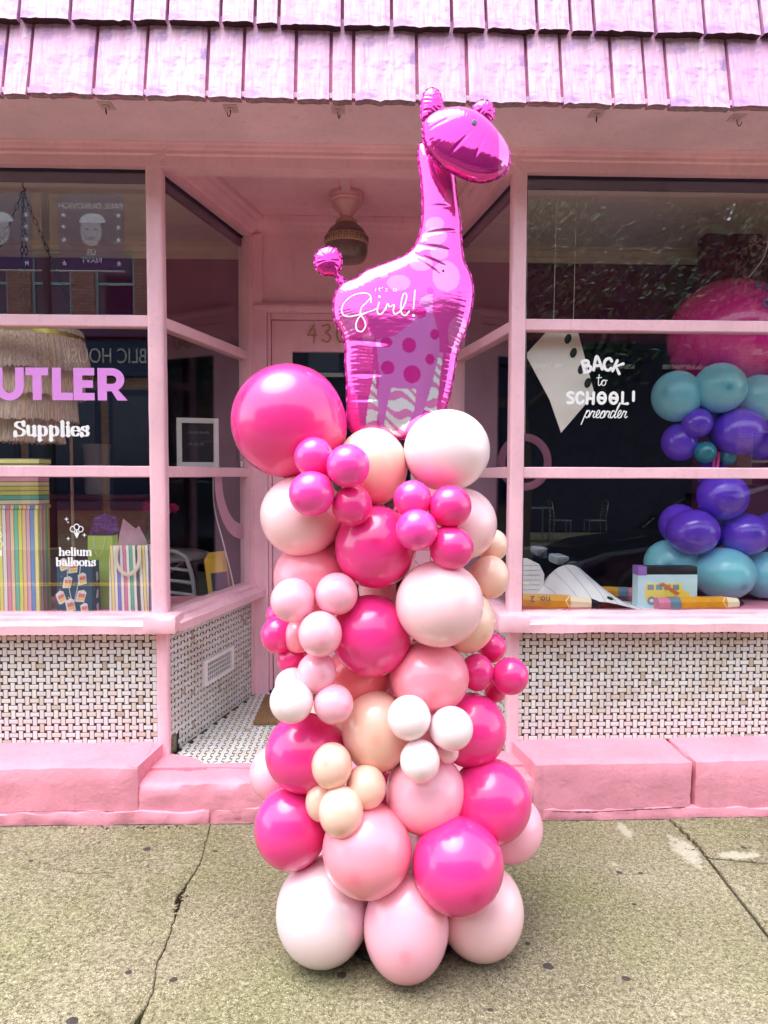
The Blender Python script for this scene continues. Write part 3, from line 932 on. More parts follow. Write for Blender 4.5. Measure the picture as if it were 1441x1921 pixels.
wallbox(-0.514, 0.389, DW - 0.012, DW + 0.07, 2.286, 2.3175, 'door_frame')
# narrow wooden back jambs of the side windows
MB(side_l).box(dl.length - 0.03, dl.length + 0.02, -0.012, 0.06, 0.166, 2.7225, 0.004).build('window_jamb', 'pink_paint', shop)
MB(side_r).box(-0.02, 0.03, -0.012, 0.06, 0.166, 2.7225, 0.004).build('window_jamb', 'pink_paint', shop)
# the door
DY = DW + 0.012
door = MB()
door.box(-0.512, -0.398, DY, DY + 0.045, 0.19, 2.283, 0.003)
door.box(0.273, 0.387, DY, DY + 0.045, 0.19, 2.283, 0.003)
door.box(-0.399, 0.274, DY + 0.001, DY + 0.044, 2.112, 2.2825)
door.box(-0.399, 0.274, DY + 0.001, DY + 0.044, 0.191, 0.62)
door = door.build('door', 'pink_ceiling', shop)
MB().box(-0.3985, 0.2735, DY + 0.018, DY + 0.024, 0.6195, 2.1125).build('door_glass', 'window_glass', door)
MB().box(-0.50, 0.375, DY - 0.003, DY - 0.0005, 0.200, 0.235).build('kick_plate', 'vent_white', door)
MB().lathe([(0, -0.03), (0.02, -0.028), (0.026, -0.012), (0.02, 0.0), (0.009, 0.006), (0.009, 0.03)], seg=16).build('door_knob', 'brass', door).matrix_basis = Matrix.Translation(Vector((0.33, DY - 0.032, 1.12)) - origin_of(door)) @ Matrix.Rotation(rad(-90), 4, 'X')
for nm, x, strokes in (('digit_four', -0.286, [[(0.012, 0.045), (-0.024, -0.012), (0.026, -0.010)], [(0.016, 0.022), (0.010, -0.052)]]),
                       ('digit_three', -0.205, [[(-0.022, 0.040), (0.010, 0.048), (0.018, 0.026), (-0.004, 0.004), (0.022, -0.018), (0.006, -0.048), (-0.026, -0.036)]]),
                       ('digit_zero', -0.122, [[(0.0, 0.046), (-0.024, 0.010), (-0.020, -0.032), (0.004, -0.048), (0.024, -0.012), (0.018, 0.032), (0.0, 0.046)]])):
    q = MB()
    for s in strokes:
        p = catmull(s, 5) if len(s) > 3 else s
        q.tube([(x + a, DY - 0.0035, 2.212 + b) for a, b in p], 0.0042, 8, flat=0.003)
    q.build(nm, 'gold_number', door)
# tiled doorway floor
fl = MB().prism([(-0.87, 3.03), (0.665, 3.03), (0.52, 4.20), (-0.64, 4.20)], 0.12, 0.172, 'z').build('doorway_floor', 'black_grout', shop)
q = MB()
for a, b, c, d in weave(1.6, 1.10):
    cx, cy = (a + b) / 2 - 0.87, (c + d) / 2 + 3.045
    t = (cy - 3.13) / 0.9
    if -0.86 + 0.238 * max(t, 0) + 0.012 < cx < 0.65 - 0.145 * max(t, 0) - 0.012 and cy < 4.05:
        q.add([(cx + v[0] * (b - a), cy + v[2] * (d - c), 0.1722 - v[1] * 0.0022) for v in TV], TF)
tag(q.build('tile_field', 'white_tile', fl), kind='stuff')
MB().box(-0.53, 0.41, 4.03, 4.12, 0.168, 0.188, 0.004).build('threshold', 'dark_metal', shop)
# the wall grille
gx0, gx1, gz0, gz1 = 0.318, 0.648, 0.388, 0.515
gr = MB(side_l)
gr.box(gx0, gx1, -0.014, -0.0035, gz0, gz0 + 0.018); gr.box(gx0, gx1, -0.014, -0.0035, gz1 - 0.018, gz1)
gr.box(gx0, gx0 + 0.03, -0.0138, -0.0036, gz0 + 0.0179, gz1 - 0.0179); gr.box(gx1 - 0.03, gx1, -0.0138, -0.0036, gz0 + 0.0179, gz1 - 0.0179)
gr = gr.build('vent_grille', 'vent_white', shop)
MB(side_l).box(gx0 + 0.02, gx1 - 0.02, -0.0048, -0.0034, gz0 + 0.012, gz1 - 0.012).build('vent_hollow', 'black_hole', gr)
for i in range(13):
    x = gx0 + 0.038 + i * (gx1 - gx0 - 0.076) / 12
    MB(side_l).box(x - 0.0018, x + 0.0018, -0.0115, -0.005, gz0 + 0.017, gz1 - 0.017).build('slat', 'vent_white', gr)
for i in range(3):
    z = gz0 + 0.018 + (i + 1) * (gz1 - gz0 - 0.036) / 4
    MB(side_l).box(gx0 + 0.029, gx1 - 0.029, -0.0125, -0.006, z - 0.0014, z + 0.0014).build('crossbar', 'vent_white', gr)

# ---- shingled awning: two visible courses and one more above the frame
LEAN = math.tan(rad(13))
roof = MB().prism([(2.718, 2.800), (2.722, 2.796), (2.974, 3.9), (WALL + 0.1, 3.9), (WALL + 0.1, 2.83), (2.80, 2.83)], -2.9, 2.95, 'x').build('awning', 'shingle_gap', shop)
GAPS = [[-2.9, -2.70, -2.46, -2.33, -2.12, -1.95, -1.74, -1.55, -1.31, -1.219, -0.983, -0.798, -0.573, -0.441, -0.249, -0.12, -0.036, 0.199, 0.386, 0.609, 0.739, 0.93, 1.054, 1.14, 1.377, 1.57, 1.70, 1.89, 2.02, 2.26, 2.45, 2.66, 2.95],
        [-2.9, -2.6, -2.42, -2.2, -2.08, -1.86, -1.66, -1.50, -1.258, -1.073, -0.849, -0.72, -0.525, -0.4, -0.312, -0.078, 0.105, 0.329, 0.458, 0.65, 0.776, 0.864, 1.096, 1.284, 1.501, 1.68, 1.82, 2.0, 2.24, 2.44, 2.7, 2.95]]
GAPS.append([x + 0.11 for x in GAPS[0][:-1]])
def shingle(x0, x1, zb, zt, yb, seed):
    """a thick split board; yb is its face at the foot, leaning back as it rises"""
    nx, nz = max(3, int((x1 - x0) / 0.018)), 8
    th = 0.036
    vs, fs = [], []
    for face in (0, 1):
        for k in range(nz + 1):
            for i in range(nx + 1):
                x = x0 + (x1 - x0) * i / nx
                t = k / nz
                zz = zb + (zt - zb) * t
                if k == 0:
                    zz += 0.006 * noise.noise(Vector((x * 26, seed, 0))) + 0.005 * noise.noise(Vector((x * 70, seed, 3)))
                y = yb + (zz - zb) * LEAN
                y += -0.002 + 0.0030 * noise.noise(Vector((x * 22, zz * 6, seed))) if face == 0 else th * (1 - 0.6 * t)
                if face == 0 and i in (0, nx):
                    y += 0.005
                vs.append((x, y, zz))
    n = (nx + 1) * (nz + 1)
    for k in range(nz):
        for i in range(nx):
            a = k * (nx + 1) + i
            fs.append((a, a + 1, a + nx + 2, a + nx + 1))
            fs.append((n + a, n + a + nx + 1, n + a + nx + 2, n + a + 1))
    rim = [i for i in range(nx + 1)] + [k * (nx + 1) + nx for k in range(1, nz + 1)] + [nz * (nx + 1) + i for i in range(nx - 1, -1, -1)] + [k * (nx + 1) for k in range(nz - 1, 0, -1)]
    for a, b in zip(rim, rim[1:] + rim[:1]):
        fs.append((a, n + a, n + b, b))
    return vs, fs
for course in range(3):
    zb = 2.796 + course * 0.282
    yb = 2.700 + course * 0.030
    for a, b in zip(GAPS[course], GAPS[course][1:]):
        vs, fs = shingle(a + 0.0065, b - 0.0065, zb + random.uniform(-0.003, 0.003), zb + 0.33, yb + random.uniform(-0.003, 0.003), a * 3.1 + course)
        m = MB().add(vs, fs, False)
        o = m.build('shingle', 'shingle_paint', roof, own=True)
        o.data.materials.append(M['shingle_end' if course == 0 else 'shingle_end_shaded'])
        for p in o.data.polygons:                      # sawn end grain at the foot; upper courses coloured dark as shaded undersides
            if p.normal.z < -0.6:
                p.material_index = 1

# ---- inside of the shop
ROOM_Z = 2.86
RX0, RX1, RY = -3.6, 3.8, 8.2
wallbox(RX0, RX1, WALL + 0.3, RY, -0.02, 0.10, 'shop_floor', 'inner_dark', 0)
wallbox(RX0, RX1, RY, RY + 0.1, 0.0, 3.0, 'shop_wall', 'inner_dark', 0)
wallbox(RX0 - 0.1, RX0, WALL + 0.1, RY, 0.0, 3.0, 'shop_wall', 'inner_dark', 0)
wallbox(RX1, RX1 + 0.1, WALL + 0.1, RY, 0.0, 3.0, 'shop_wall', 'inner_dark', 0)
wallbox(RX0, RX1, 4.72, RY, ROOM_Z, ROOM_Z + 0.1, 'shop_ceiling', 'inner_dark', 0)
wallbox(RX0, -0.73, WALL + 0.091, 4.72, 2.862, 2.95, 'window_ceiling', 'inner_ceiling', 0)
wallbox(0.60, RX1, WALL + 0.091, 4.72, 2.862, 2.95, 'window_ceiling', 'inner_ceiling', 0)
wallbox(-0.73, 0.60, 4.135, 4.72, 2.865, 2.95, 'window_ceiling', 'inner_ceiling', 0)
for x0, x1 in ((RX0, -0.70), (0.58, RX1)):
    wallbox(x0, x1, 4.62, 4.74, 2.29, 2.861, 'inner_header', 'inner_purple', 0)
    moulding(None, x0, x1, [(4.62, 2.775), (4.605, 2.775), (4.60, 2.80), (4.585, 2.81), (4.575, 2.84), (4.555, 2.845), (4.555, 2.8615), (4.62, 2.8615)], 'crown_moulding', 'cream_trim')
wallbox(2.05, RX1, 4.28, 4.40, 0.10, 2.861, 'inner_wall', 'inner_purple', 0)
# raised window floors
MB().prism([(RX0, WALL + 0.058), (-0.875, WALL + 0.058), (-0.735, 3.70), (RX0, 3.70)], 0.70, 0.790, 'z').build('window_floor', 'pink_board', shop)
MB().prism([(RX1, WALL + 0.058), (0.675, WALL + 0.058), (0.60, 3.75), (RX1, 3.75)], 0.70, 0.790, 'z').build('window_floor', 'pink_board', shop)
for x0, x1, y in ((RX0, -0.76, 3.695), (0.62, RX1, 3.745)):
    wallbox(x0, x1, y - 0.03, y, 0.10, 0.70, 'window_riser', 'inner_dark', 0)
# blank walls beside and above the front
wallbox(-4.6, -2.61, WALL + 0.02, WALL + 0.25, -0.02, 2.83, 'side_wall', 'pink_concrete', 0)
wallbox(2.63, 4.8, WALL + 0.02, WALL + 0.25, -0.02, 2.83, 'side_wall', 'pink_concrete', 0)
wallbox(-4.6, 4.8, WALL + 0.101, WALL + 0.4, 2.955, 4.2, 'upper_wall', 'brick', 0)

# ------------------------------------------------------------------ lettering on the glass (part of the panes)
GY = WALL + 0.0335      # just in front of the outer face of the pane
def strokes(name, lines, x, z, sx, r, mat, parent, sz=None, nib=None, smooth=5, y=GY, flat=0.0009, shear=0.0):
    """lines in letter units; nib=(thin, thick): width follows the stroke's direction as with a broad pen"""
    sz = sz or sx
    q = MB()
    for i, ln in enumerate(lines):
        p = catmull(ln, smooth) if len(ln) > 2 and smooth > 1 else ln
        pts = [(x + (a + shear * b) * sx, y - 0.00004 * i, z + b * sz) for a, b in p]
        if nib:
            rr = []
            for k in range(len(pts)):
                a, b = pts[max(k - 1, 0)], pts[min(k + 1, len(pts) - 1)]
                d = Vector((b[0] - a[0], b[2] - a[2]))
                c = abs(d.y) / max(d.length, 1e-9)
                rr.append(0.5 * sx * (nib[0] + (nib[1] - nib[0]) * c ** 1.3))
        else:
            rr = r
        q.tube(pts, rr, 8, flat=flat)
    return q.build(name, mat, parent)

def arc(cx, cy, rx, ry, a0, a1, n=14):
    return [(cx + rx * math.cos(rad(a0 + (a1 - a0) * i / n)), cy + ry * math.sin(rad(a0 + (a1 - a0) * i / n))) for i in range(n + 1)]
SER = lambda x, y, w=0.19: [(x - w, y), (x + w, y)]
GLYPH = {   # upright serif letters, x-height 1
    'S': (0.98, [[(0.80, 1.12), (0.70, 1.36), (0.45, 1.46), (0.20, 1.32), (0.16, 1.04), (0.42, 0.80), (0.72, 0.62), (0.84, 0.36), (0.68, 0.06), (0.40, -0.02), (0.14, 0.10), (0.08, 0.38)], [(0.80, 1.44), (0.80, 1.12)], [(0.08, 0.0), (0.08, 0.38)]]),
    'u': (0.96, [[(0.2, 0.97), (0.2, 0.35), (0.28, 0.07), (0.46, 0.03), (0.66, 0.2)], [(0.72, 0.97), (0.72, 0.03)], SER(0.14, 0.97, 0.12), SER(0.66, 0.97, 0.12), SER(0.82, 0.03, 0.10)]),
    'p': (0.96, [[(0.2, 0.97), (0.2, -0.46)], arc(0.48, 0.5, 0.28, 0.48, 0, 360, 20), SER(0.14, 0.97, 0.12), SER(0.22, -0.46)]),
    'l': (0.46, [[(0.23, 1.48), (0.23, 0.03)], SER(0.15, 1.48, 0.11), SER(0.23, 0.03)]),
    'i': (0.46, [[(0.23, 0.97), (0.23, 0.03)], [(0.23, 1.34), (0.23, 1.36)], SER(0.15, 0.97, 0.11), SER(0.23, 0.03)]),
    'e': (0.82, [[(0.12, 0.55), (0.68, 0.55)], arc(0.41, 0.5, 0.30, 0.48, 8, 318, 18)]),
    's': (0.74, [[(0.60, 0.78), (0.46, 0.98), (0.22, 0.90), (0.20, 0.68), (0.44, 0.52), (0.62, 0.34), (0.54, 0.06), (0.28, 0.02), (0.10, 0.22)], [(0.60, 0.95), (0.60, 0.75)], [(0.10, 0.04), (0.10, 0.26)]]),
    'h': (1.0, [[(0.2, 1.48), (0.2, 0.03)], [(0.22, 0.66), (0.36, 0.92), (0.58, 0.96), (0.72, 0.76), (0.74, 0.4), (0.74, 0.03)], SER(0.14, 1.48, 0.12), SER(0.2, 0.03), SER(0.74, 0.03)]),
    'n': (1.0, [[(0.2, 0.97), (0.2, 0.03)], [(0.22, 0.66), (0.36, 0.92), (0.58, 0.96), (0.72, 0.76), (0.74, 0.4), (0.74, 0.03)], SER(0.14, 0.97, 0.12), SER(0.2, 0.03), SER(0.74, 0.03)]),
    'm': (1.5, [[(0.2, 0.97), (0.2, 0.03)], [(0.22, 0.66), (0.36, 0.92), (0.55, 0.96), (0.68, 0.76), (0.70, 0.4), (0.70, 0.03)], [(0.72, 0.66), (0.86, 0.92), (1.06, 0.96), (1.19, 0.76), (1.21, 0.4), (1.21, 0.03)], SER(0.14, 0.97, 0.12), SER(0.2, 0.03), SER(0.70, 0.03, 0.16), SER(1.21, 0.03)]),
    'b': (0.94, [[(0.2, 1.48), (0.2, 0.03)], arc(0.47, 0.5, 0.28, 0.48, 0, 360, 20), SER(0.14, 1.48, 0.12)]),
    'o': (0.88, [arc(0.44, 0.5, 0.32, 0.48, 0, 360, 20)]),
    'a': (0.86, [[(0.16, 0.74), (0.30, 0.96), (0.52, 0.92), (0.60, 0.7), (0.60, 0.2), (0.70, 0.03), (0.82, 0.10)], [(0.60, 0.58), (0.36, 0.52), (0.16, 0.34), (0.18, 0.08), (0.38, 0.03), (0.60, 0.2)]]),
}
def serif(word, x0, x1, z, xh, mat, parent, name, nib=(0.09, 0.27)):
    adv = sum(GLYPH[c][0] for c in word)
    sx = (x1 - x0) / adv
    ls, cx = [], 0
    for c in word:
        w, gl = GLYPH[c]
        for s in gl:
            ls.append([(cx + a, b) for a, b in s])
        cx += w
    return strokes(name, ls, x0, z, sx, None, mat, parent, sz=xh, nib=nib, smooth=3)

lf, rf = panes['left_front'], panes['right_front']
# big lilac name, cut off by the picture edge on the left
q = MB()
T = lambda i: (GY - 0.0008 - 0.00012 * i, GY)
z0, z1 = 1.7395, 1.879
def poly(i, pts):
    q.prism(pts, *T(i))
def ring(i, cx, cz, ro, ri, a0, a1, sx=1.0):
    o = [(cx + ro * sx * math.cos(rad(a)), cz + ro * math.sin(rad(a))) for a in np.linspace(a0, a1, 19)]
    n = [(cx + ri[0] * math.cos(rad(a)), cz + ri[1] * math.sin(rad(a))) for a in np.linspace(a1, a0, 19)]
    for k in range(18):      # short convex pieces, butted
        q.prism([o[k], o[k + 1], n[17 - k], n[18 - k]], *T(i))
ux0, ux1 = -1.594, -1.468
poly(0, [(ux0, z0 + 0.06), (ux0 + 0.036, z0 + 0.06), (ux0 + 0.036, z1), (ux0, z1)])
poly(0, [(ux1 - 0.036, z0 + 0.06), (ux1, z0 + 0.06), (ux1, z1), (ux1 - 0.036, z1)])
ring(1, (ux0 + ux1) / 2, z0 + 0.06, 0.0625, (0.0268, 0.030), 180, 360, 1.006)
poly(0, [(-1.460, z1 - 0.033), (-1.363, z1 - 0.033), (-1.363, z1), (-1.460, z1)]); poly(1, [(-1.4305, z0), (-1.3925, z0), (-1.3925, z1 - 0.03), (-1.4305, z1 - 0.03)])
poly(0, [(-1.347, z0), (-1.309, z0), (-1.309, z1), (-1.347, z1)]); poly(1, [(-1.312, z0), (-1.259, z0), (-1.259, z0 + 0.032), (-1.312, z0 + 0.032)])
poly(0, [(-1.2555, z0), (-1.218, z0), (-1.218, z1), (-1.2555, z1)])
for zz in (z0, z0 + 0.0545, z1 - 0.032):
    poly(1, [(-1.222, zz), (-1.166 - (0.006 if zz == z0 + 0.0545 else 0), zz), (-1.166 - (0.006 if zz == z0 + 0.0545 else 0), zz + 0.032), (-1.222, zz + 0.032)])
poly(0, [(-1.152, z0), (-1.113, z0), (-1.113, z1), (-1.152, z1)])
poly(1, [(-1.116, z1 - 0.032), (-1.090, z1 - 0.032), (-1.090, z1), (-1.116, z1)]); poly(1, [(-1.116, z1 - 0.1), (-1.090, z1 - 0.1), (-1.090, z1 - 0.068), (-1.116, z1 - 0.068)])
ring(2, -1.091, z1 - 0.050, 0.050, (0.020, 0.018), -90, 90, 1.08)
poly(3, [(-1.098, z1 - 0.090), (-1.062, z1 - 0.096), (-1.024, z0), (-1.068, z0)])
q.build('window_lettering', 'vinyl_lilac', lf[1])
serif('Supplies', -1.514, -1.192, 1.585, 0.041, 'vinyl_white', lf[1], 'window_lettering', (0.10, 0.33))
serif('helium', -1.334, -1.188, 1.062, 0.0225, 'vinyl_white', lf[0], 'window_lettering', (0.10, 0.30))
serif('balloons', -1.348, -1.174, 1.016, 0.0235, 'vinyl_white', lf[0], 'window_lettering', (0.10, 0.30))
# outline drawing of three balloons with sparkles
bal = [arc(0, 0.62, 0.24, 0.27, 0, 360, 22), arc(-0.36, 0.42, 0.23, 0.26, 50, 330, 18), arc(0.36, 0.42, 0.23, 0.26, -150, 130, 18), [(0, 0.35), (0.0, -0.38)], [(-0.26, 0.19), (0.0, -0.38)], [(0.26, 0.19), (0.0, -0.38)], [(-0.1, 0.05), (0, 0.30), (0.1, 0.05), (0.0, -0.38), (-0.1, 0.05)]]
strokes('window_drawing', bal, -1.2545, 1.158, 0.047, 0.0021, 'vinyl_white', lf[0], smooth=1)
for sx_, sz_, r_ in ((-1.298, 1.222, 0.011), (-1.291, 1.208, 0.006), (-1.292, 1.136, 0.010), (-1.222, 1.152, 0.011)):
    q = MB(); k = 8
    q.prism([(sx_ + (r_ if j % 2 == 0 else r_ * 0.28) * math.sin(2 * math.pi * j / k), sz_ + (r_ if j % 2 == 0 else r_ * 0.28) * math.cos(2 * math.pi * j / k)) for j in range(k)], GY - 0.0008, GY)
    q.build('window_drawing', 'vinyl_white', lf[0])
# the edge of a second drawing and word, cut by the picture edge
strokes('window_drawing', [[(-0.5, 0.9), (0.0, 0.7), (0.25, 0.3), (0.05, 0.0), (0.3, -0.4), (0.2, -0.7)], [(0.05, 0.9), (0.2, 1.02)], [(-0.1, 0.5), (0.2, 0.45)]], -1.592, 1.135, 0.05, 0.002, 'vinyl_white', lf[0])
serif('ns', -1.632, -1.580, 1.060, 0.0225, 'vinyl_white', lf[0], 'window_lettering', (0.10, 0.30))

# 'BACK to SCHOOL! preorder'
def bubble(name, items, r, parent):
    q = MB(); n = 0
    for x, z, ang, s, ls in items:
        c, sn = math.cos(rad(ang)), math.sin(rad(ang))
        for ln in ls:
            p = catmull(ln, 4) if len(ln) > 3 else ln
            q.tube([(x + (a * c - b * sn) * s, GY - 0.00005 * n, z + (a * sn + b * c) * s) for a, b in p], r, 8, flat=0.0009)
            n += 1
    return q.build(name, 'vinyl_white', parent)
BL_ = {'B': [[(-0.3, -0.5), (-0.3, 0.5)], [(-0.3, 0.5), (0.1, 0.48), (0.22, 0.25), (0.05, 0.05), (-0.2, 0.02)], [(-0.1, 0.02), (0.24, -0.04), (0.32, -0.28), (0.1, -0.5), (-0.3, -0.5)]],
       'A': [[(-0.36, -0.5), (-0.08, 0.5), (0.1, 0.5), (0.38, -0.5)], [(-0.22, -0.16), (0.24, -0.16)]],
       'C': [[(0.30, 0.30), (0.1, 0.5), (-0.2, 0.36), (-0.32, 0.0), (-0.2, -0.38), (0.1, -0.5), (0.32, -0.3)]],
       'K': [[(-0.28, -0.5), (-0.28, 0.5)], [(0.32, 0.46), (-0.18, -0.02), (0.36, -0.48)]],
       'S': [[(0.26, 0.40), (-0.02, 0.5), (-0.26, 0.30), (-0.04, 0.04), (0.22, -0.16), (0.10, -0.46), (-0.28, -0.42)]],
       'H': [[(-0.28, -0.5), (-0.28, 0.5)], [(0.30, -0.5), (0.30, 0.5)], [(-0.28, -0.04), (0.30, -0.04)]],
       'O': [arc(0, 0, 0.33, 0.46, 0, 360, 20), [(-0.25, 0.03), (0.25, -0.03)]],
       'L': [[(-0.2, 0.5), (-0.2, -0.48), (0.26, -0.48)]],
       '!': [[(0, 0.52), (0, -0.30)]]}
bubble('window_lettering', [(0.990, 1.902, 14, 0.050, BL_['B']), (1.037, 1.913, 6, 0.052, BL_['A']), (1.084, 1.911, -6, 0.052, BL_['C']), (1.129, 1.899, -24, 0.050, BL_['K'])], 0.0066, rf[1])
bubble('window_lettering', [(0.920, 1.762, 2, 0.048, BL_['S']), (0.962, 1.762, 0, 0.048, BL_['C']), (1.008, 1.762, -2, 0.048, BL_['H']), (1.060, 1.762, 0, 0.050, BL_['O']), (1.113, 1.762, 0, 0.050, BL_['O']), (1.163, 1.762, 0, 0.050, BL_['L']), (1.202, 1.766, 0, 0.046, BL_['!'])], 0.0066, rf[1])
strokes('window_lettering', [[(0.2, 1.5), (0.1, 0.5), (0.2, 0.05), (0.5, 0.3), (0.75, 0.75), (0.55, 0.5), (0.65, 0.08), (1.0, 0.15), (1.1, 0.55), (0.85, 0.8), (0.7, 0.6)], [(1.0, 0.75), (1.3, 0.72)], [(-0.1, 1.05), (0.5, 1.12)]], 1.040, 1.816, 0.033, 0.0021, 'vinyl_white', rf[1])
script = []
def sc_add(x, ls):
    for l_ in ls: script.append([(x + a, b) for a, b in l_])
LOOP_E = [[(0, 0.15), (0.35, 0.5), (0.45, 0.85), (0.25, 0.95), (0.12, 0.5), (0.3, 0.08), (0.6, 0.2)]]
LOOP_R = [[(0, 0.15), (0.22, 0.9), (0.30, 0.78), (0.55, 0.82), (0.45, 0.3), (0.6, 0.1), (0.75, 0.25)]]
sc_add(0.0, [[(0.2, 0.95), (0.0, 0.0), (-0.12, -0.7)], [(0.1, 0.5), (0.4, 0.95), (0.6, 0.6), (0.4, 0.08), (0.15, 0.25)]])
sc_add(0.62, LOOP_R); sc_add(1.28, LOOP_E)
sc_add(1.88, [[(0, 0.25), (0.3, 0.92), (0.06, 0.6), (0.12, 0.1), (0.42, 0.15), (0.5, 0.65), (0.3, 0.92), (0.7, 0.75)]])
sc_add(2.42, LOOP_R)
sc_add(3.1, [[(0.45, 0.8), (0.2, 0.92), (0.02, 0.4), (0.2, 0.05), (0.5, 0.5), (0.85, 1.7), (0.75, 1.75), (0.55, 0.5), (0.62, 0.08), (0.8, 0.2)]])
sc_add(3.86, LOOP_E); sc_add(4.4, LOOP_R)
strokes('window_lettering', script, 0.980, 1.672, 0.0375, 0.0023, 'vinyl_white', rf[1], smooth=4, shear=0.22)

# part of a wide pink vinyl ring on the left side window
q = MB(side_l)
cx_, cz_ = dl.length - 0.03, 1.406
pts = [(cx_ + rr * math.cos(a), cz_ + rr * math.sin(a)) for rr in (0.345, 0.262) for a in ([math.pi + math.pi / 2 * i / 20 for i in range(21)] if rr > 0.3 else [math.pi * 1.5 - math.pi / 2 * i / 20 for i in range(21)])]
for i in range(20):
    q.prism([pts[i], pts[i + 1], pts[40 - i], pts[41 - i]], 0.0402, 0.0412)
q.build('window_ring', 'vinyl_pink', panes['left_side'][0])
q = MB(side_l)
q.box(dl.length - 0.075, dl.length - 0.050, 0.0325, 0.0333, 1.462, 1.492)
q.build('window_sticker', 'vinyl_white', panes['left_side'][1])

# ------------------------------------------------------------------ things about the doorway
# doormat
mat_o = MB(); mat_o.rough(-0.545, 0.30, 3.50, 3.96, 0.1745, 0.192, 0.02, 0.0015, 0.003, 1.1, 60)
tag(mat_o.build('doormat', 'coir', own=True), 'brown coir doormat lying on the tiled doorway floor', 'doormat')

# hanging lamp
LX, LY = -0.084, 3.684
lamp = empty('ceiling_lamp', (LX, LY, 2.834), 'old ceiling lamp with ribbed pink fitting and brown glass shade above the doorway', 'lamp')
MB().box(LX - 0.025, LX + 0.022, 3.24, LY - 0.05, 2.815, 2.8345, 0.003).build('conduit', 'pink_ceiling', lamp)
MB().lathe([(0, 2.834), (0.086, 2.834), (0.090, 2.818), (0.084, 2.806), (0.086, 2.800), (0.078, 2.788), (0.079, 2.782), (0.064, 2.762), (0.048, 2.744), (0.036, 2.730), (0.030, 2.716), (0, 2.716)], (LX, LY, 0)).build('canopy', 'porcelain', lamp)
MB().lathe([(0.028, 2.718), (0.034, 2.712), (0.036, 2.706), (0.054, 2.700), (0.057, 2.684), (0.052, 2.678), (0, 2.678)], (LX, LY, 0)).build('collar', 'shade_cream', lamp)
sh = MB().lathe([(0.046, 2.680), (0.060, 2.676), (0.082, 2.660), (0.098, 2.636), (0.104, 2.612), (0.106, 2.585), (0.108, 2.560), (0.106, 2.538), (0.098, 2.516), (0.088, 2.503), (0.060, 2.496), (0, 2.494)], (LX, LY, 0)).build('lamp_shade', 'shade_brown', lamp)
MB().lathe([(0.1045, 2.622), (0.1085, 2.620), (0.1105, 2.580), (0.1070, 2.577)], (LX, LY, 0)).build('shade_band', 'shade_cream', sh)
for i in range(24):          # the raised key pattern on the band
    a = 2 * math.pi * i / 24
    q = MB(Matrix.Translation((LX, LY, 0)) @ Matrix.Rotation(a, 4, 'Z'))
    q.box(0.1085, 0.1115, -0.0095, 0.0095, 2.611, 2.614); q.box(0.1085, 0.1115, -0.0095, -0.0065, 2.588, 2.6105); q.box(0.1085, 0.1115, -0.003, 0.0095, 2.598, 2.601); q.box(0.1085, 0.1115, 0.0066, 0.0094, 2.6015, 2.6105)
    q.build('key_pattern', 'shade_brown', sh)

# clear hooks stuck under the awning
HOOKS = [(-0.968, 2.772, 'clear adhesive hook under the awning, leftmost'), (-0.503, 2.775, 'clear adhesive hook under the awning, second from the left'), (-0.096, 2.772, 'clear adhesive hook under the awning above the doorway lamp'),
         (0.895, 2.769, 'clear adhesive hook under the awning just right of the giraffe balloon'), (1.446, 2.778, 'clear adhesive hook under the awning, rightmost')]
for i, (x, y, lb) in enumerate(HOOKS):
    h = empty('adhesive_hook', (x, y, 2.807), lb, 'hook', 'hooks stuck under the awning')
    MB().box(x - 0.026, x + 0.026, y - 0.004, y + 0.055, 2.8035, 2.8065, 0.001).build('pad', 'clear_plastic', h)
    MB().box(x - 0.011, x + 0.011, y + 0.012, y + 0.030, 2.797, 2.8034, 0.002).build('hook_base', 'clear_plastic', h)
    d = 0.004 * (-1 if i % 2 else 1)
    MB().tube(catmull([(x, y + 0.02, 2.798), (x, y + 0.019, 2.782), (x + d, y + 0.012, 2.768), (x + 2 * d, y + 0.003, 2.771), (x + 2 * d, y + 0.001, 2.778)], 4), 0.0018, 6).build('hook_wire', 'dark_metal', h)

# ------------------------------------------------------------------ latex balloons
NU, NV = 36, 24
def balloon_mesh(name, rx, rz, crown, neck=True):
    """a pear-ish latex balloon around its own centre; crown = the way its top points"""
    vs, cr = [], []
    prof = []
    for i in range(NV + 1):
        t = math.pi * i / NV
        r, z = math.sin(t), math.cos(t)
        if z < 0:                      # drawn out a little towards the knot
            z *= 1.0 + 0.13 * (-z) ** 2
            r *= 1.0 - 0.09 * (-z) ** 2
        prof.append((max(r, 0.0), z))
    if neck:
        prof[-1] = (0.05, -1.14)
        prof += [(0.035, -1.19), (0.06, -1.24), (0.07, -1.30)]
    rot = Vector(crown).normalized().to_track_quat('Z', 'Y').to_matrix()
    k = len(prof)
    for j in range(NU):
        a = 2 * math.pi * j / NU
        for r, z in prof:
            p = rot @ Vector((r * math.cos(a), r * math.sin(a), z))
            vs.append((p.x * rx, p.y * rx, p.z * rz))
            cr.append(max(0.0, min(1.0, (z + 1) / 2)))
    fs = [(j * k + i, j * k + i + 1, ((j + 1) % NU) * k + i + 1, ((j + 1) % NU) * k + i) for j in range(NU) for i in range(k - 1)]
    me = bpy.data.meshes.new(name)
    me.from_pydata(vs, [], fs)
    me.polygons.foreach_set('use_smooth', [True] * len(fs))
    at = me.attributes.new('crown', 'FLOAT', 'POINT')
    at.data.foreach_set('value', cr)
    bm = bmesh.new(); bm.from_mesh(me)
    bmesh.ops.remove_doubles(bm, verts=bm.verts, dist=1e-6)
    bmesh.ops.recalc_face_normals(bm, faces=bm.faces)
    bm.to_mesh(me); bm.free()
    return me

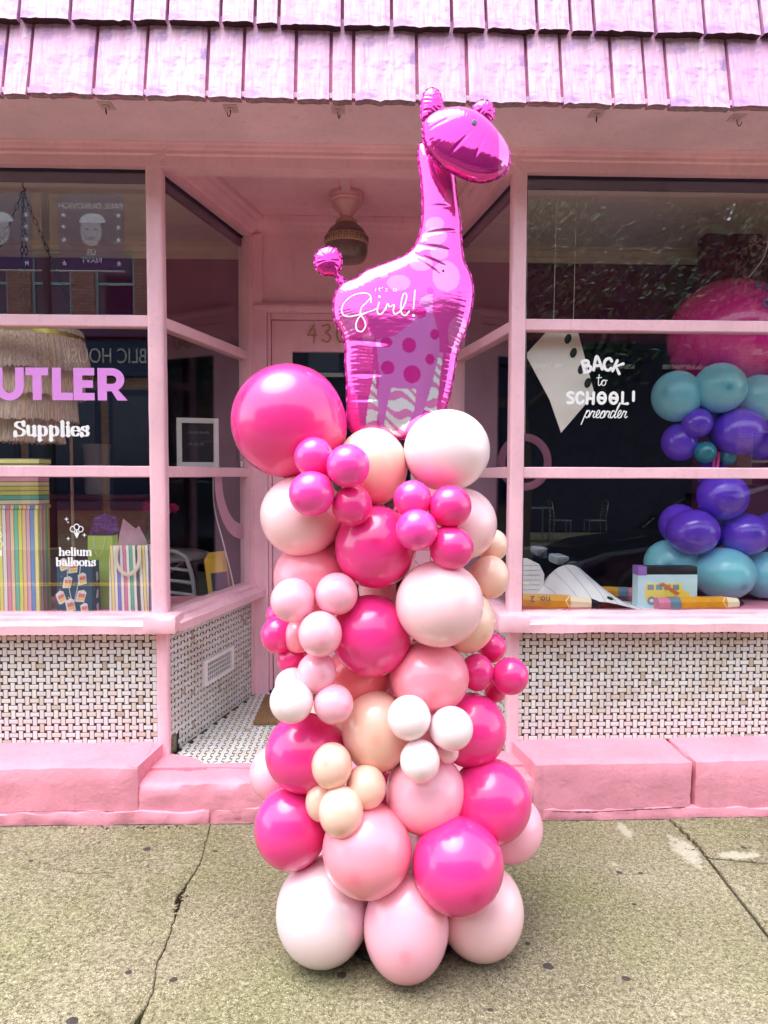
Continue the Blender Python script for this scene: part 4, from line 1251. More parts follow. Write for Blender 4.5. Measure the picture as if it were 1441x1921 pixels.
BALLOONS = [
    (-0.216,2.100,1.574,0.1662,0.1662,'hot'),
    (0.027,2.080,1.442,0.1038,0.1146,'peach'),
    (0.240,2.050,1.490,0.1239,0.1178,'white'),
    (-0.134,1.960,1.467,0.0538,0.0553,'mid'),
    (-0.039,1.900,1.443,0.0580,0.0580,'mid'),
    (-0.136,1.910,1.369,0.0611,0.0611,'mid'),
    (-0.029,1.940,1.335,0.0550,0.0550,'hot'),
    (-0.178,2.080,1.301,0.1194,0.1194,'blush'),
    (0.037,2.030,1.214,0.1171,0.1186,'hot'),
    (0.135,1.940,1.353,0.0522,0.0522,'mid'),
    (0.237,1.930,1.334,0.0579,0.0579,'hot'),
    (0.143,1.890,1.274,0.0560,0.0560,'mid'),
    (0.240,1.920,1.222,0.0599,0.0599,'hot'),
    (0.287,2.100,1.275,0.1088,0.1088,'blush'),
    (0.403,2.210,1.201,0.0499,0.0516,'peach'),
    (0.384,2.140,1.111,0.0597,0.0662,'peach'),
    (-0.147,2.130,1.110,0.1197,0.1197,'pink'),
    (-0.193,1.970,1.072,0.0620,0.0620,'light'),
    (-0.072,1.960,1.091,0.0589,0.0589,'light'),
    (-0.115,1.920,0.989,0.0592,0.0621,'light'),
    (0.025,2.030,0.959,0.1148,0.1179,'hot'),
    (0.212,1.960,1.063,0.1227,0.1198,'blush'),
    (-0.252,2.120,0.941,0.0525,0.0557,'hot'),
    (-0.251,2.180,0.987,0.0458,0.0458,'hot'),
    (-0.189,2.100,0.942,0.0442,0.0505,'pink'),
    (-0.212,2.140,0.863,0.0467,0.0467,'hot'),
    (0.302,2.090,0.987,0.0901,0.0948,'peach'),
    (-0.128,1.970,0.869,0.0550,0.0565,'light'),
    (-0.194,1.930,0.801,0.0598,0.0598,'white'),
    (-0.206,2.030,0.818,0.0459,0.0459,'blush'),
    (-0.080,1.940,0.789,0.0550,0.0550,'light'),
    (-0.006,2.120,0.825,0.0961,0.0961,'coral'),
    (0.193,2.030,0.837,0.1139,0.1047,'pink'),
    (0.399,2.170,0.889,0.0444,0.0444,'hot'),
    (0.339,2.080,0.836,0.0490,0.0553,'hot'),
    (0.438,2.080,0.824,0.0546,0.0554,'hot'),
    (0.409,2.160,0.752,0.0329,0.0329,'hot'),
    (0.040,2.030,0.679,0.1002,0.1172,'peach'),
    (0.126,1.900,0.763,0.0592,0.0606,'white'),
    (0.242,1.910,0.729,0.0597,0.0597,'white'),
    (0.155,1.890,0.648,0.0541,0.0577,'white'),
    (0.240,1.960,0.643,0.0299,0.0299,'blush'),
    (0.321,2.080,0.663,0.1063,0.1094,'hot'),
    (-0.167,2.050,0.610,0.1166,0.1135,'hot'),
    (-0.266,2.200,0.486,0.0868,0.0885,'light'),
    (-0.084,1.920,0.624,0.0555,0.0628,'peach'),
    (0.011,1.940,0.554,0.0547,0.0606,'peach'),
    (-0.117,1.970,0.500,0.0435,0.0555,'peach'),
    (-0.058,1.890,0.509,0.0606,0.0692,'peach'),
    (0.181,2.010,0.505,0.1153,0.1153,'light'),
    (0.372,2.030,0.468,0.1199,0.1215,'hot'),
    (0.461,2.190,0.308,0.1078,0.1078,'light'),
    (-0.207,2.040,0.392,0.1073,0.1197,'hot'),
    (0.013,1.940,0.377,0.1248,0.1278,'pink'),
    (0.264,1.920,0.341,0.1271,0.1301,'hot'),
    (-0.114,2.022,0.150,0.1367,0.1507,'pearl'),
    (0.123,1.945,0.150,0.1201,0.1501,'light'),
    (0.349,2.032,0.138,0.1257,0.1383,'blush')]
WINDOW_BALLOONS = [
    (1.572,3.560,1.816,0.1229,0.1282,'turq'),
    (1.759,3.500,1.851,0.1262,0.1236,'turq'),
    (1.987,3.560,1.807,0.1206,0.1206,'turq'),
    (1.651,3.500,1.679,0.0737,0.0737,'violet'),
    (1.603,3.580,1.588,0.0917,0.0970,'violet'),
    (1.870,3.520,1.638,0.1354,0.1168,'violet'),
    (1.695,3.500,1.534,0.0528,0.0554,'teal'),
    (1.831,3.540,1.514,0.0428,0.0428,'teal'),
    (1.788,3.500,1.315,0.1246,0.1193,'violet'),
    (1.624,3.460,1.142,0.1260,0.1128,'violet'),
    (1.608,3.580,1.173,0.1003,0.1031,'violet'),
    (1.905,3.500,1.128,0.1224,0.1064,'violet'),
    (1.790,3.470,0.935,0.1480,0.1295,'turq'),
    (1.583,3.600,0.972,0.1367,0.1230,'turq'),
    (2.040,3.560,0.914,0.1250,0.1195,'turq')]
G_BODY = [(0.1764, 2.4484), (0.1708, 2.4232), (0.1719, 2.392), (0.1788, 2.3298), (0.1833, 2.2555), (0.1805, 2.1937), (0.1689, 2.1475), (0.1507, 2.1135), (0.1237, 2.0918), (0.0819, 2.073), (0.0401, 2.0573), (0.0044, 2.0417), (-0.0223, 2.0201), (-0.055, 2.0076), (-0.0757, 1.9893), (-0.0886, 1.9589), (-0.0914, 1.9227), (-0.0829, 1.8807), (-0.0633, 1.8449), (-0.0544, 1.8091), (-0.0542, 1.7555), (-0.0493, 1.6961), (-0.048, 1.6429), (-0.0455, 1.5782), (-0.0185, 1.5343), (0.0516, 1.5199), (0.1101, 1.526), (0.1688, 1.5321), (0.216, 1.5735), (0.2398, 1.6031), (0.259, 1.6447), (0.2762, 1.7221), (0.2888, 1.7939), (0.3132, 1.8542), (0.3318, 1.9268), (0.3385, 1.9875), (0.33, 2.0362), (0.3106, 2.0787), (0.3029, 2.1461), (0.3015, 2.1953), (0.2903, 2.2818), (0.2819, 2.3625), (0.2639, 2.381), (0.2218, 2.4241), (0.1916, 2.4486)]
G_HEAD = [(0.1776, 2.434), (0.1766, 2.458), (0.1866, 2.4793), (0.213, 2.5009), (0.248, 2.5136), (0.289, 2.5186), (0.3181, 2.5131), (0.3472, 2.5003), (0.3791, 2.4737), (0.4107, 2.435), (0.4307, 2.4022), (0.4379, 2.3753), (0.4327, 2.3362), (0.4148, 2.312), (0.3797, 2.2935), (0.3448, 2.2888), (0.3043, 2.2972), (0.2696, 2.3145), (0.2293, 2.3389), (0.1947, 2.3773), (0.1804, 2.407)]
G_EARS = [[(0.1787, 2.4782), (0.1731, 2.5115), (0.1779, 2.5511), (0.188, 2.5738), (0.2075, 2.584), (0.225, 2.5764), (0.2349, 2.5552), (0.2411, 2.5218), (0.2345, 2.5035), (0.208, 2.4787)], [(0.3255, 2.5112), (0.3363, 2.5327), (0.3599, 2.5417), (0.3816, 2.5318), (0.3901, 2.5045), (0.3827, 2.48), (0.3661, 2.4694), (0.3428, 2.4872)]]
G_TAIL = [(-0.049, 1.9956), (-0.0697, 1.9942), (-0.0847, 2.0255), (-0.0995, 2.0314), (-0.1274, 2.0341), (-0.1453, 2.0551), (-0.1491, 2.0855), (-0.1356, 2.11), (-0.1059, 2.1208), (-0.0791, 2.1107), (-0.0659, 2.0834), (-0.0682, 2.056), (-0.0758, 2.0408), (-0.055, 2.0137)]
G_STROKES = [[(0.0236, 1.9345), (0.0213, 1.9559), (0.0042, 1.9633), (-0.0242, 1.9589), (-0.0497, 1.9424), (-0.0638, 1.9192), (-0.0592, 1.899), (-0.0399, 1.8923), (-0.007, 1.8984), (0.0298, 1.9097), (0.0452, 1.9173)], [(0.0236, 1.949), (0.0111, 1.9344), (-0.0042, 1.9186), (-0.007, 1.8995), (0.0043, 1.8794), (0.0072, 1.861), (-0.0041, 1.846), (-0.0183, 1.8516), (-0.0206, 1.8706), (-0.0099, 1.8908), (0.01, 1.9026)], [(0.0486, 1.9347), (0.0429, 1.9144), (0.0452, 1.8994), (0.0554, 1.9001), (0.0668, 1.9147)], [(0.0668, 1.9118), (0.0737, 1.9309), (0.0793, 1.9206), (0.0936, 1.9277), (0.0907, 1.9103), (0.0952, 1.8988), (0.1066, 1.9035)], [(0.1066, 1.9035), (0.1209, 1.921), (0.1307, 1.9501), (0.1273, 1.9628), (0.1193, 1.9558), (0.1135, 1.9267), (0.1152, 1.9024), (0.1265, 1.895), (0.1385, 1.9084)], [(0.1559, 1.9724), (0.1511, 1.9167)], [(0.0486, 1.9527), (0.0492, 1.9521)], [(0.1504, 1.8958), (0.151, 1.8952)], [(0.0384, 1.9781), (0.0373, 1.9688)], [(0.0498, 1.9806), (0.0486, 1.9713), (0.0521, 1.969)], [(0.0458, 1.9771), (0.0555, 1.9777)], [(0.0595, 1.9824), (0.0583, 1.9789)], [(0.0737, 1.9768), (0.068, 1.9767), (0.0703, 1.9727), (0.0726, 1.9698), (0.0669, 1.968)], [(0.1, 1.9753), (0.0931, 1.9764), (0.0908, 1.9706), (0.0954, 1.9683), (0.1, 1.9741), (0.1011, 1.9689)]]
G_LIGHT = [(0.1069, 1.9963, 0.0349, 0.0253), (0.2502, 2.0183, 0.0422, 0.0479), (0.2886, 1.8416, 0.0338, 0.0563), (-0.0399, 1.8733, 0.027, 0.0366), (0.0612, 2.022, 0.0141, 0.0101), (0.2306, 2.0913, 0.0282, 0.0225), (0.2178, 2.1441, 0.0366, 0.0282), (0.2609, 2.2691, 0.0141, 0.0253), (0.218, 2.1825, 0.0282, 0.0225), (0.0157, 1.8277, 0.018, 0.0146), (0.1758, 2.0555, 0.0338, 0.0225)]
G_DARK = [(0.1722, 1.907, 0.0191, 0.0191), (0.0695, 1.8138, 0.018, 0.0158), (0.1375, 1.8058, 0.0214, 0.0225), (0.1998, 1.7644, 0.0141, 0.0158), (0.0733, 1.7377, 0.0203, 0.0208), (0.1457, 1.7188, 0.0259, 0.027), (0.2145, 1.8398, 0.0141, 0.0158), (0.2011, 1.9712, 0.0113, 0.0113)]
G_ZONES = {'z1': [(0.0355, 1.7306), (0.0439, 1.6397), (0.0427, 1.5607), (0.0074, 1.5605), (0.0158, 1.6396)], 'z2': [(0.0845, 1.6769), (0.1596, 1.6734), (0.1508, 1.6064), (0.1168, 1.5329), (0.0607, 1.5495), (0.0692, 1.6116)], 'z3': [(0.2283, 1.7864), (0.2397, 1.7865), (0.2276, 1.6863), (0.2185, 1.6067), (0.1819, 1.6122), (0.2078, 1.6976)], 'belly': [(0.0383, 1.8222), (0.0951, 1.8342), (0.1464, 1.875), (0.1752, 1.9505), (0.2097, 1.9742), (0.2092, 1.9045), (0.2287, 1.8353), (0.2283, 1.7778), (0.2078, 1.6976), (0.179, 1.6065), (0.1506, 1.5499), (0.0607, 1.5382), (0.0383, 1.6058), (0.0496, 1.7193)], 'seam': [(0.2417, 2.034)], 'eye': [(0.3254, 2.4501)]}

COLOUR_WORD = {'hot': 'hot pink', 'mid': 'bright pink', 'pink': 'rose pink', 'coral': 'coral pink', 'light': 'light pink', 'blush': 'blush pink', 'white': 'white', 'pearl': 'pearly white', 'peach': 'peach', 'turq': 'turquoise', 'violet': 'violet', 'teal': 'dark teal'}
AX, AY = 0.115, 2.17
column = empty('balloon_column', (AX, AY, 0), 'tall column of hot pink, blush and peach balloons standing on the pavement', 'balloon column')
MB().lathe([(0, 0.003), (0.19, 0.003), (0.195, 0.010), (0.19, 0.022), (0.05, 0.032), (0.02, 0.05), (0, 0.05)], (AX, AY, 0.003)).build('base_plate', 'black_plastic', column)
MB().tube([(AX, AY, 0.04), (AX, AY, 1.52)], 0.014, 10).build('pole', 'black_plastic', column)
def add_balloon(x, y, z, rx, rz, col, parent, axis, small, hub=None):
    d = Vector((x - axis[0], y - axis[1], 0.0))
    d = d.normalized() if d.length > 1e-4 else Vector((0, -1, 0))
    c = d * (0.8 if not small else 0.55) + Vector((random.uniform(-0.45, 0.45), -0.35, random.uniform(-0.55, 0.35)))
    if hub is not None:                # tied neck to neck with its neighbours of the cluster
        c = (Vector((x, y, z)) - hub).normalized() + Vector((0, -0.25, 0))
    o = link('balloon', balloon_mesh('balloon', rx, rz, c), 'latex_' + col, parent, (x, y, z))
    big = 'small' if max(rx, rz) < 0.075 else 'large'
    o['label'] = '%s %s balloon' % (big, COLOUR_WORD[col])
    return o
for b in BALLOONS:
    hub = None
    if b[3] < 0.075:
        near_ = [Vector(o_[:3]) for o_ in BALLOONS if o_[3] < 0.075 and (Vector(o_[:3]) - Vector(b[:3])).length < 0.19]
        if len(near_) > 2:
            hub = sum(near_, Vector()) / len(near_)
            hub.y += 0.03
    add_balloon(*b, column, (AX, AY), b[3] < 0.075, hub)
# the side turned to the shop, seen only from elsewhere
for x, y, z, r, c in ((-0.06, 2.33, 0.13, 0.125, 'light'), (0.27, 2.34, 0.13, 0.125, 'pearl'), (0.10, 2.37, 0.36, 0.12, 'hot'), (-0.10, 2.30, 0.58, 0.115, 'peach'), (0.30, 2.31, 0.60, 0.115, 'pink'), (0.10, 2.35, 0.80, 0.115, 'light'), (0.10, 2.34, 1.05, 0.115, 'blush'), (-0.05, 2.27, 1.25, 0.105, 'hot'), (0.20, 2.29, 1.28, 0.105, 'pink')):
    add_balloon(x, y, z, r, r, c, column, (AX, AY), False)

# ------------------------------------------------------------------ foil giraffe
def inflate(outline, step, fat, cap, pucker=(0.020, 0.030, 0.35), seed=0.0, extra=None):
    """blow up a flat outline (x, z): membrane height over the shape, puckered towards the seam.
    returns vertices (x, half-depth, z), quads, and a lookup of the half-depth"""
    pts = np.array(catmull(outline, 14, True))
    seg = np.roll(pts, -1, 0) - pts
    ln = np.hypot(seg[:, 0], seg[:, 1]); s_at = np.concatenate([[0], np.cumsum(ln)[:-1]])
    x0, z0 = pts.min(0) - step * 2; x1, z1 = pts.max(0) + step * 2
    xs = np.arange(x0, x1, step); zs = np.arange(z0, z1, step)
    X, Z = np.meshgrid(xs, zs)
    inside = np.zeros(X.shape, bool)
    for (ax, az), (bx, bz) in zip(pts, np.roll(pts, -1, 0)):
        c = (az > Z) != (bz > Z)
        if abs(bz - az) > 1e-12:
            inside ^= c & (X < (bx - ax) * (Z - az) / (bz - az) + ax)
    near = inside.copy()
    for dz in (-1, 0, 1):
        for dx in (-1, 0, 1):
            near |= np.roll(np.roll(inside, dz, 0), dx, 1)
    u = np.zeros(X.shape)
    for _ in range(1600):
        u = np.where(inside, 0.25 * (np.roll(u, 1, 0) + np.roll(u, -1, 0) + np.roll(u, 1, 1) + np.roll(u, -1, 1) + step * step), 0)
    h = fat * np.sqrt(np.maximum(2 * u, 0))
    h = cap * np.tanh(h / cap)
    idx = np.argwhere(near)
    Q = np.stack([X[near], Z[near]], 1)
    best = np.full(len(Q), 1e9); foot = np.zeros_like(Q); arc_s = np.zeros(len(Q))
    for i in range(len(pts)):
        d = Q - pts[i]
        t = np.clip((d @ seg[i]) / max(ln[i] ** 2, 1e-12), 0, 1)
        p = pts[i] + t[:, None] * seg[i]
        dd = np.hypot(*(Q - p).T)
        m = dd < best
        best[m] = dd[m]; foot[m] = p[m]; arc_s[m] = s_at[i] + t[m] * ln[i]
    ins = inside[near]
    H = h[near].copy()
    lam, wid, amp = pucker
    ph = arc_s / lam * 2 * math.pi
    wob = np.sin(ph + 1.7 * np.sin(ph * 0.23 + seed)) * 0.6 + np.sin(ph * 1.73 + seed * 2) * 0.4
    pk = np.exp(-best / wid) * amp * (0.5 + 0.5 * wob) * (0.3 + 0.7 / (1 + np.exp((Q[:, 1] - 2.10) / 0.02)) if seed == 0.4 else 1.0)
    H *= 1 - pk
    if extra is not None:
        H *= extra(Q[:, 0], Q[:, 1], best)
    snap = (~ins) | (best < step * 0.35)
    Q[snap] = foot[snap]; H[snap] = 0
    num = -np.ones(X.shape, int); num[near] = np.arange(len(Q))
    quads = []
    nz, nx = X.shape
    for r in range(nz - 1):
        for c in range(nx - 1):
            k = (num[r, c], num[r, c + 1], num[r + 1, c + 1], num[r + 1, c])
            if min(k) >= 0 and (inside[r, c] or inside[r, c + 1] or inside[r + 1, c + 1] or inside[r + 1, c]):
                quads.append(k)
    def depth(x, z):
        i = min(max(int(round((z - z0) / step)), 0), nz - 1); j = min(max(int(round((x - x0) / step)), 0), nx - 1)
        return h[i, j]
    return Q, H, quads, depth, pts

def in_poly(pg, x, z):
    c = False
    for (ax, az), (bx, bz) in zip(pg, pg[1:] + pg[:1]):
        if (az > z) != (bz > z) and x < (bx - ax) * (z - az) / (bz - az) + ax:
            c = not c
    return c

F_BASE, F_LITE, F_DARK, F_BELLY, F_WHITE, F_STRIPE = lin(230, 78, 178)[:3], lin(244, 164, 226)[:3], lin(222, 52, 160)[:3], lin(226, 128, 212)[:3], lin(236, 242, 244)[:3], lin(232, 140, 200)[:3]
def giraffe_print(x, z):
    c = F_BASE
    if in_poly(G_ZONES['belly'], x, z):
        c = F_BELLY
    for k in ('z1', 'z2', 'z3'):
        if in_poly(G_ZONES[k], x, z):
            w = math.sin((z * 0.8 + x * 0.45) * 185 + 2.2 * math.sin(x * 60 + z * 25))
            c = F_STRIPE if w > 0.25 else F_WHITE
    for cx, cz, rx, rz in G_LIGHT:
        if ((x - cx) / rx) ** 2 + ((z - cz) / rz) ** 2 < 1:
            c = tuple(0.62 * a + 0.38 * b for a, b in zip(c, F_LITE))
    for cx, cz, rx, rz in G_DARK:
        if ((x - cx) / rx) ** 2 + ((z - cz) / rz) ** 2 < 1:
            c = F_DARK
    return c

LEAN_BACK = 0.13        # the balloon leans away from the street as it rises
def foil_piece(name, outline, y, parent, step=0.0032, fat=0.62, cap=0.12, pucker=(0.020, 0.028, 0.45), seed=0.0, pattern=None, extra=None, zref=1.55):
    tilt = LEAN_BACK
    Q, H, quads, depth, pts = inflate(outline, step, fat, cap, pucker, seed, extra)
    n = len(Q)
    zc = zref
    yy = y + tilt * (Q[:, 1] - zc)
    vs = [(q[0], a - h, q[1]) for q, h, a in zip(Q, H, yy)] + [(q[0], a + h, q[1]) for q, h, a in zip(Q, H, yy)]
    fs = quads + [tuple(n + i for i in k[::-1]) for k in quads]
    me = bpy.data.meshes.new(name)
    me.from_pydata(vs, [], fs)
    ca = me.color_attributes.new('print', 'FLOAT_COLOR', 'POINT')
    cols = []
    for q in Q:
        c = pattern(q[0], q[1]) if pattern else F_BASE
        cols += [c[0], c[1], c[2], 1.0]
    ca.data.foreach_set('color', cols + cols)
    bm = bmesh.new(); bm.from_mesh(me)
    bmesh.ops.remove_doubles(bm, verts=bm.verts, dist=1e-5)
    bmesh.ops.dissolve_degenerate(bm, dist=1e-6, edges=bm.edges)
    bmesh.ops.recalc_face_normals(bm, faces=bm.faces)
    for f in bm.faces:
        f.smooth = True
    bm.to_mesh(me); bm.free()
    o = link(name, me, 'giraffe_foil', parent)
    # the flat welded seam that runs round the outside, crimped
    k = len(pts); nv = []; nf = []
    for i in range(k):
        t = pts[(i + 1) % k] - pts[i - 1]
        t = t / max(np.hypot(*t), 1e-9)
        nr = np.array([t[1], -t[0]])
        if i == 0:
            area = 0.5 * sum(a[0] * b[1] - b[0] * a[1] for a, b in zip(pts, np.roll(pts, -1, 0)))
            sg = 1 if area > 0 else -1
        w = 0.0026 + 0.0007 * math.sin(i * 0.7 + seed) + 0.0004 * math.sin(i * 1.9)
        p = pts[i] + sg * nr * w
        dy = 0.0012 * math.sin(i * 0.6 + seed) + 0.0006 * math.sin(i * 1.3)
        ya = y + tilt * (pts[i][1] - zc)
        nv += [(pts[i][0] - sg * nr[0] * 0.002, ya, pts[i][1] - sg * nr[1] * 0.002), (p[0], ya + dy - 0.0004, p[1]), (p[0], ya + dy + 0.0004, p[1])]
    for i in range(k):
        a, b = 3 * i, 3 * ((i + 1) % k)
        nf += [(a, b, b + 1, a + 1), (a + 1, b + 1, b + 2, a + 2), (a + 2, b + 2, b, a)]
    MB().add(nv, nf, True).build('seam', 'foil_edge', o)
    return o, depth

giraffe = empty('giraffe_balloon', (0.10, 2.16, 1.44), 'shiny magenta foil giraffe balloon rising from the top of the balloon column', 'foil balloon')
def body_folds(x, z, d):
    """cross folds where the foil bends at the neck and down the legs"""
    f = np.ones_like(x)
    for cz, slope, w, a, xa, xb in ((2.155, -0.10, 0.006, 0.07, 0.16, 0.32), (2.112, 0.22, 0.007, 0.07, 0.15, 0.26), (2.07, 0.45, 0.007, 0.06, 0.12, 0.24), (2.045, 0.75, 0.007, 0.05, 0.10, 0.22), (1.80, 0.09, 0.007, 0.06, -0.08, 0.05), (1.715, 0.02, 0.006, 0.05, -0.08, 0.04), (1.64, 0.02, 0.006, 0.04, -0.08, 0.03), (2.24, 0.04, 0.007, 0.04, 0.16, 0.30)):
        t = (z - (cz - slope * (x - 0.2))) / w
        m = 1 / (1 + np.exp(-(x - xa) / 0.012)) / (1 + np.exp((x - xb) / 0.012))
        f -= a * np.exp(-t * t) * m
    fine = np.sin(z * 620 + 3 * np.sin(x * 40)) * 0.006 / (1 + np.exp((z - 1.84) / 0.02)) / (1 + np.exp((x - 0.04) / 0.01)) * np.exp(-d / 0.06)
    return f + fine
gb, gdepth = foil_piece('body', G_BODY, 2.16, giraffe, 0.0027, 0.60, 0.105, (0.016, 0.020, 0.075), 0.4, giraffe_print, body_folds)
def head_folds(x, z, d):
    f = np.ones_like(x)
    for ax, az, bx, bz, a in ((0.268, 2.372, 0.312, 2.42, 0.035), (0.328, 2.350, 0.355, 2.41, 0.03), (0.372, 2.343, 0.388, 2.395, 0.025), (0.20, 2.44, 0.245, 2.462, 0.035)):
        L = math.hypot(bx - ax, bz - az)
        t = ((x - ax) * (bx - ax) + (z - az) * (bz - az)) / L / L
        s = ((x - ax) * (bz - az) - (z - az) * (bx - ax)) / L
        f -= a * np.exp(-(s / 0.004) ** 2) / (1 + np.exp((t - 1) * 12)) / (1 + np.exp(-(t + 0.2) * 12))
    return f
def head_print(x, z):
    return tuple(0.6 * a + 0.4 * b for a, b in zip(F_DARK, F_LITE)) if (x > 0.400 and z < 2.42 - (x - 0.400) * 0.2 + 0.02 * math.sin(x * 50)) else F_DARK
gh, hdepth = foil_piece('head', G_HEAD, 2.175, giraffe, 0.0028, 0.74, 0.115, (0.016, 0.016, 0.07), 1.3, head_print, head_folds, 2.38)
for i, e in enumerate(G_EARS):
    foil_piece('ear', [(a + 0.004 * i, b + 0.007 * i) for a, b in e], 2.185, gh, 0.0026, 0.66, 0.04, (0.020, 0.016, 0.4), 2.0 + i, lambda x, z: F_DARK, None, 2.38)
foil_piece('tail', G_TAIL, 2.17, giraffe, 0.0026, 0.66, 0.05, (0.022, 0.014, 0.35), 4.0, lambda x, z: F_DARK)
# printed eye, laid on the head
ex, ez = G_ZONES['eye'][0]
q = MB(); k = 18
ey = 2.175 + LEAN_BACK * (ez - 2.38)
rim = [(ex + 0.0078 * math.cos(2 * math.pi * j / k), ez + 0.0098 * math.sin(2 * math.pi * j / k)) for j in range(k)]
dm = max(hdepth(a, b) for a, b in rim)
q.add([(a, ey - hdepth(a, b) - 0.0022, b) for a, b in rim] + [(ex, ey - dm - 0.0030, ez)], [(j, (j + 1) % k, k) for j in range(k)], True)
q.build('eye', 'eye_print', gh)
q = MB()
sx_, sz_ = G_ZONES['seam'][0]
q.lathe([(0, -0.0012), (0.0028, -0.001), (0.0036, 0.0), (0, 0.0004)], seg=12)
o = q.build('valve_hole', 'black_hole', giraffe)
o.matrix_basis = Matrix.Translation(Vector((sx_, 2.16 + LEAN_BACK * (sz_ - 1.55) - gdepth(sx_, sz_) - 0.001, sz_)) - origin_of(giraffe)) @ Matrix.Rotation(rad(90), 4, 'X')
# the greeting printed in white across its flank
q = MB()
for i, s in enumerate(G_STROKES):
    p = catmull(s, 6) if len(s) > 2 else [s[0], tuple((a + b) / 2 for a, b in zip(*s)), s[1]]
    r = 0.0022 if i < 6 else (0.0042 if i < 8 else 0.0010)
    hs = [gdepth(a, b) for a, b in p]
    hs = [(hs[max(k - 1, 0)] + hs[k] + hs[min(k + 1, len(hs) - 1)]) / 3 for k in range(len(hs))]
    q.tube([(a, 2.16 + LEAN_BACK * (b - 1.55) - hh - 0.0008, b) for (a, b), hh in zip(p, hs)], r, 8, flat=0.0012)
q.build('greeting', 'white_print', gb)

# ------------------------------------------------------------------ left window display
WF = 0.7905
def sheet_box(name, x0, x1, y0, y1, z0, z1, mat, parent, bev=0.002):
    q = MB().box(x0, x1, y0, y1, z0, z1, bev)
    return q.build(name, mat, parent)

gift = empty('gift_box', (-1.57, 3.30, WF), 'tall gift box with upright pastel stripes at the left of the shop window', 'gift box')
sheet_box('box', -1.72, -1.456, 3.245, 3.36, WF + 0.0005, 1.262, 'stripes_upright', gift)
sheet_box('lid', -1.725, -1.451, 3.240, 3.365, 1.2625, 1.279, 'stripes_upright', gift)
gift2 = empty('gift_box', (-1.57, 3.30, 1.2795), 'lower gift box with level pastel stripes standing on the tall striped one', 'gift box')
sheet_box('box', -1.715, -1.452, 3.245, 3.355, 1.2796, 1.462, 'stripes_level', gift2)
sheet_box('lid', -1.722, -1.444, 3.239, 3.361, 1.4625, 1.488, 'stripes_level', gift2)

def gift_bag(x0, x1, y0, y1, z1, mat, label, lean=0.0):
    """paper carrier: four walls drawn in at the sides with a fold, open top"""
    b = empty('gift_bag', ((x0 + x1) / 2, (y0 + y1) / 2, WF), label, 'gift bag')
    ym = (y0 + y1) / 2
    z0 = WF + 0.0005
    def wall(pts, name):
        q = MB(); k = len(pts)
        n = (Vector(pts[1]) - Vector(pts[0])).cross(Vector(pts[-1]) - Vector(pts[0])).normalized() * 0.0012
        q.add([Vector(p) - n for p in pts] + [Vector(p) + n for p in pts], [tuple(range(k)), tuple(range(2 * k - 1, k - 1, -1))] + [(i, i + k, (i + 1) % k + k, (i + 1) % k) for i in range(k)])
        return q.build(name, mat, b)
    front = wall([(x0, y0, z0), (x1, y0, z0), (x1, y0 + 0.012 + lean, z1), (x0, y0 + 0.012 + lean, z1)], 'front_panel')
    wall([(x0, y1, z0), (x1, y1, z0), (x1, y1 - 0.012 + lean, z1), (x0, y1 - 0.012 + lean, z1)], 'back_panel')
    for x, s in ((x0, 1), (x1, -1)):
        wall([(x, y0 + 0.0015, z0), (x, ym, z0), (x + s * 0.022, ym + lean, z1 - 0.001), (x, y0 + 0.0135 + lean, z1 - 0.001)], 'side_panel')
        wall([(x, ym, z0), (x, y1 - 0.0015, z0), (x, y1 - 0.0135 + lean, z1 - 0.001), (x + s * 0.022, ym + lean, z1 - 0.001)], 'side_panel')
    sheet_box('bag_floor', x0 + 0.002, x1 - 0.002, y0 + 0.003, y1 - 0.003, z0, z0 + 0.002, mat, b, 0)
    return b, front

nb, nfront = gift_bag(-1.374, -1.218, 3.226, 3.33, 1.024, 'navy_paper', 'navy gift bag printed with slices of cake in the left window')
MB().tube(catmull([(-1.325, 3.232, 1.018), (-1.322, 3.222, 0.95), (-1.298, 3.218, 0.842), (-1.272, 3.222, 0.95), (-1.268, 3.232, 1.018)], 7), 0.0016, 6).build('cord_handle', 'ribbon_white', nb)
CAKES = [(-1.345, 1.010, -12, 1.0), (-1.303, 1.000, 4, 1.1), (-1.262, 0.945, -4, 1.0), (-1.328, 0.930, 10, 1.0), (-1.355, 0.862, -20, 1.05), (-1.268, 0.868, 16, 1.05), (-1.314, 0.826, -10, 1.1), (-1.252, 0.812, -6, 0.9)]
def cake(parent, x, y, z, ang, s):
    xf = Matrix.Translation((x, y, z)) @ Matrix.Rotation(rad(ang), 4, 'Y') @ Matrix.Scale(s, 4)
    o = MB(xf).prism([(-0.013, -0.020), (0.014, -0.014), (0.014, 0.018), (0.004, 0.024), (-0.013, 0.016)], -0.0006, 0.0).build('cake_print', 'white_paper', parent)
    MB(xf).prism([(-0.008, -0.013), (0.012, -0.009), (0.012, -0.002), (-0.008, -0.005)], -0.0011, -0.0007).build('cake_layer', 'cake_yellow', o)
    MB(xf).prism([(-0.008, -0.003), (0.012, 0.000), (0.012, 0.012), (-0.008, 0.010)], -0.0011, -0.0007).build('cake_layer', 'cake_coral', o)
for x, z, a, s in CAKES:
    t = (z - WF) / 0.233
    cake(nb, x, 3.2242 + 0.012 * t, z, a, s * 1.35)
for i in range(16):
    z = random.uniform(0.80, 1.01); x = random.uniform(-1.365, -1.232)
    if all((x - c[0]) ** 2 + (z - c[1]) ** 2 > 0.0007 for c in CAKES):
        q = MB(); q.prism([(x + 0.0028 * math.cos(a), z + 0.0028 * math.sin(a)) for a in [math.pi / 4 * j for j in range(8)]], 3.2236 + 0.012 * (z - WF) / 0.233, 3.2243 + 0.012 * (z - WF) / 0.233)
        q.build('printed_dot', random.choice(['white_paper', 'ink_blue', 'cake_coral']), nb)
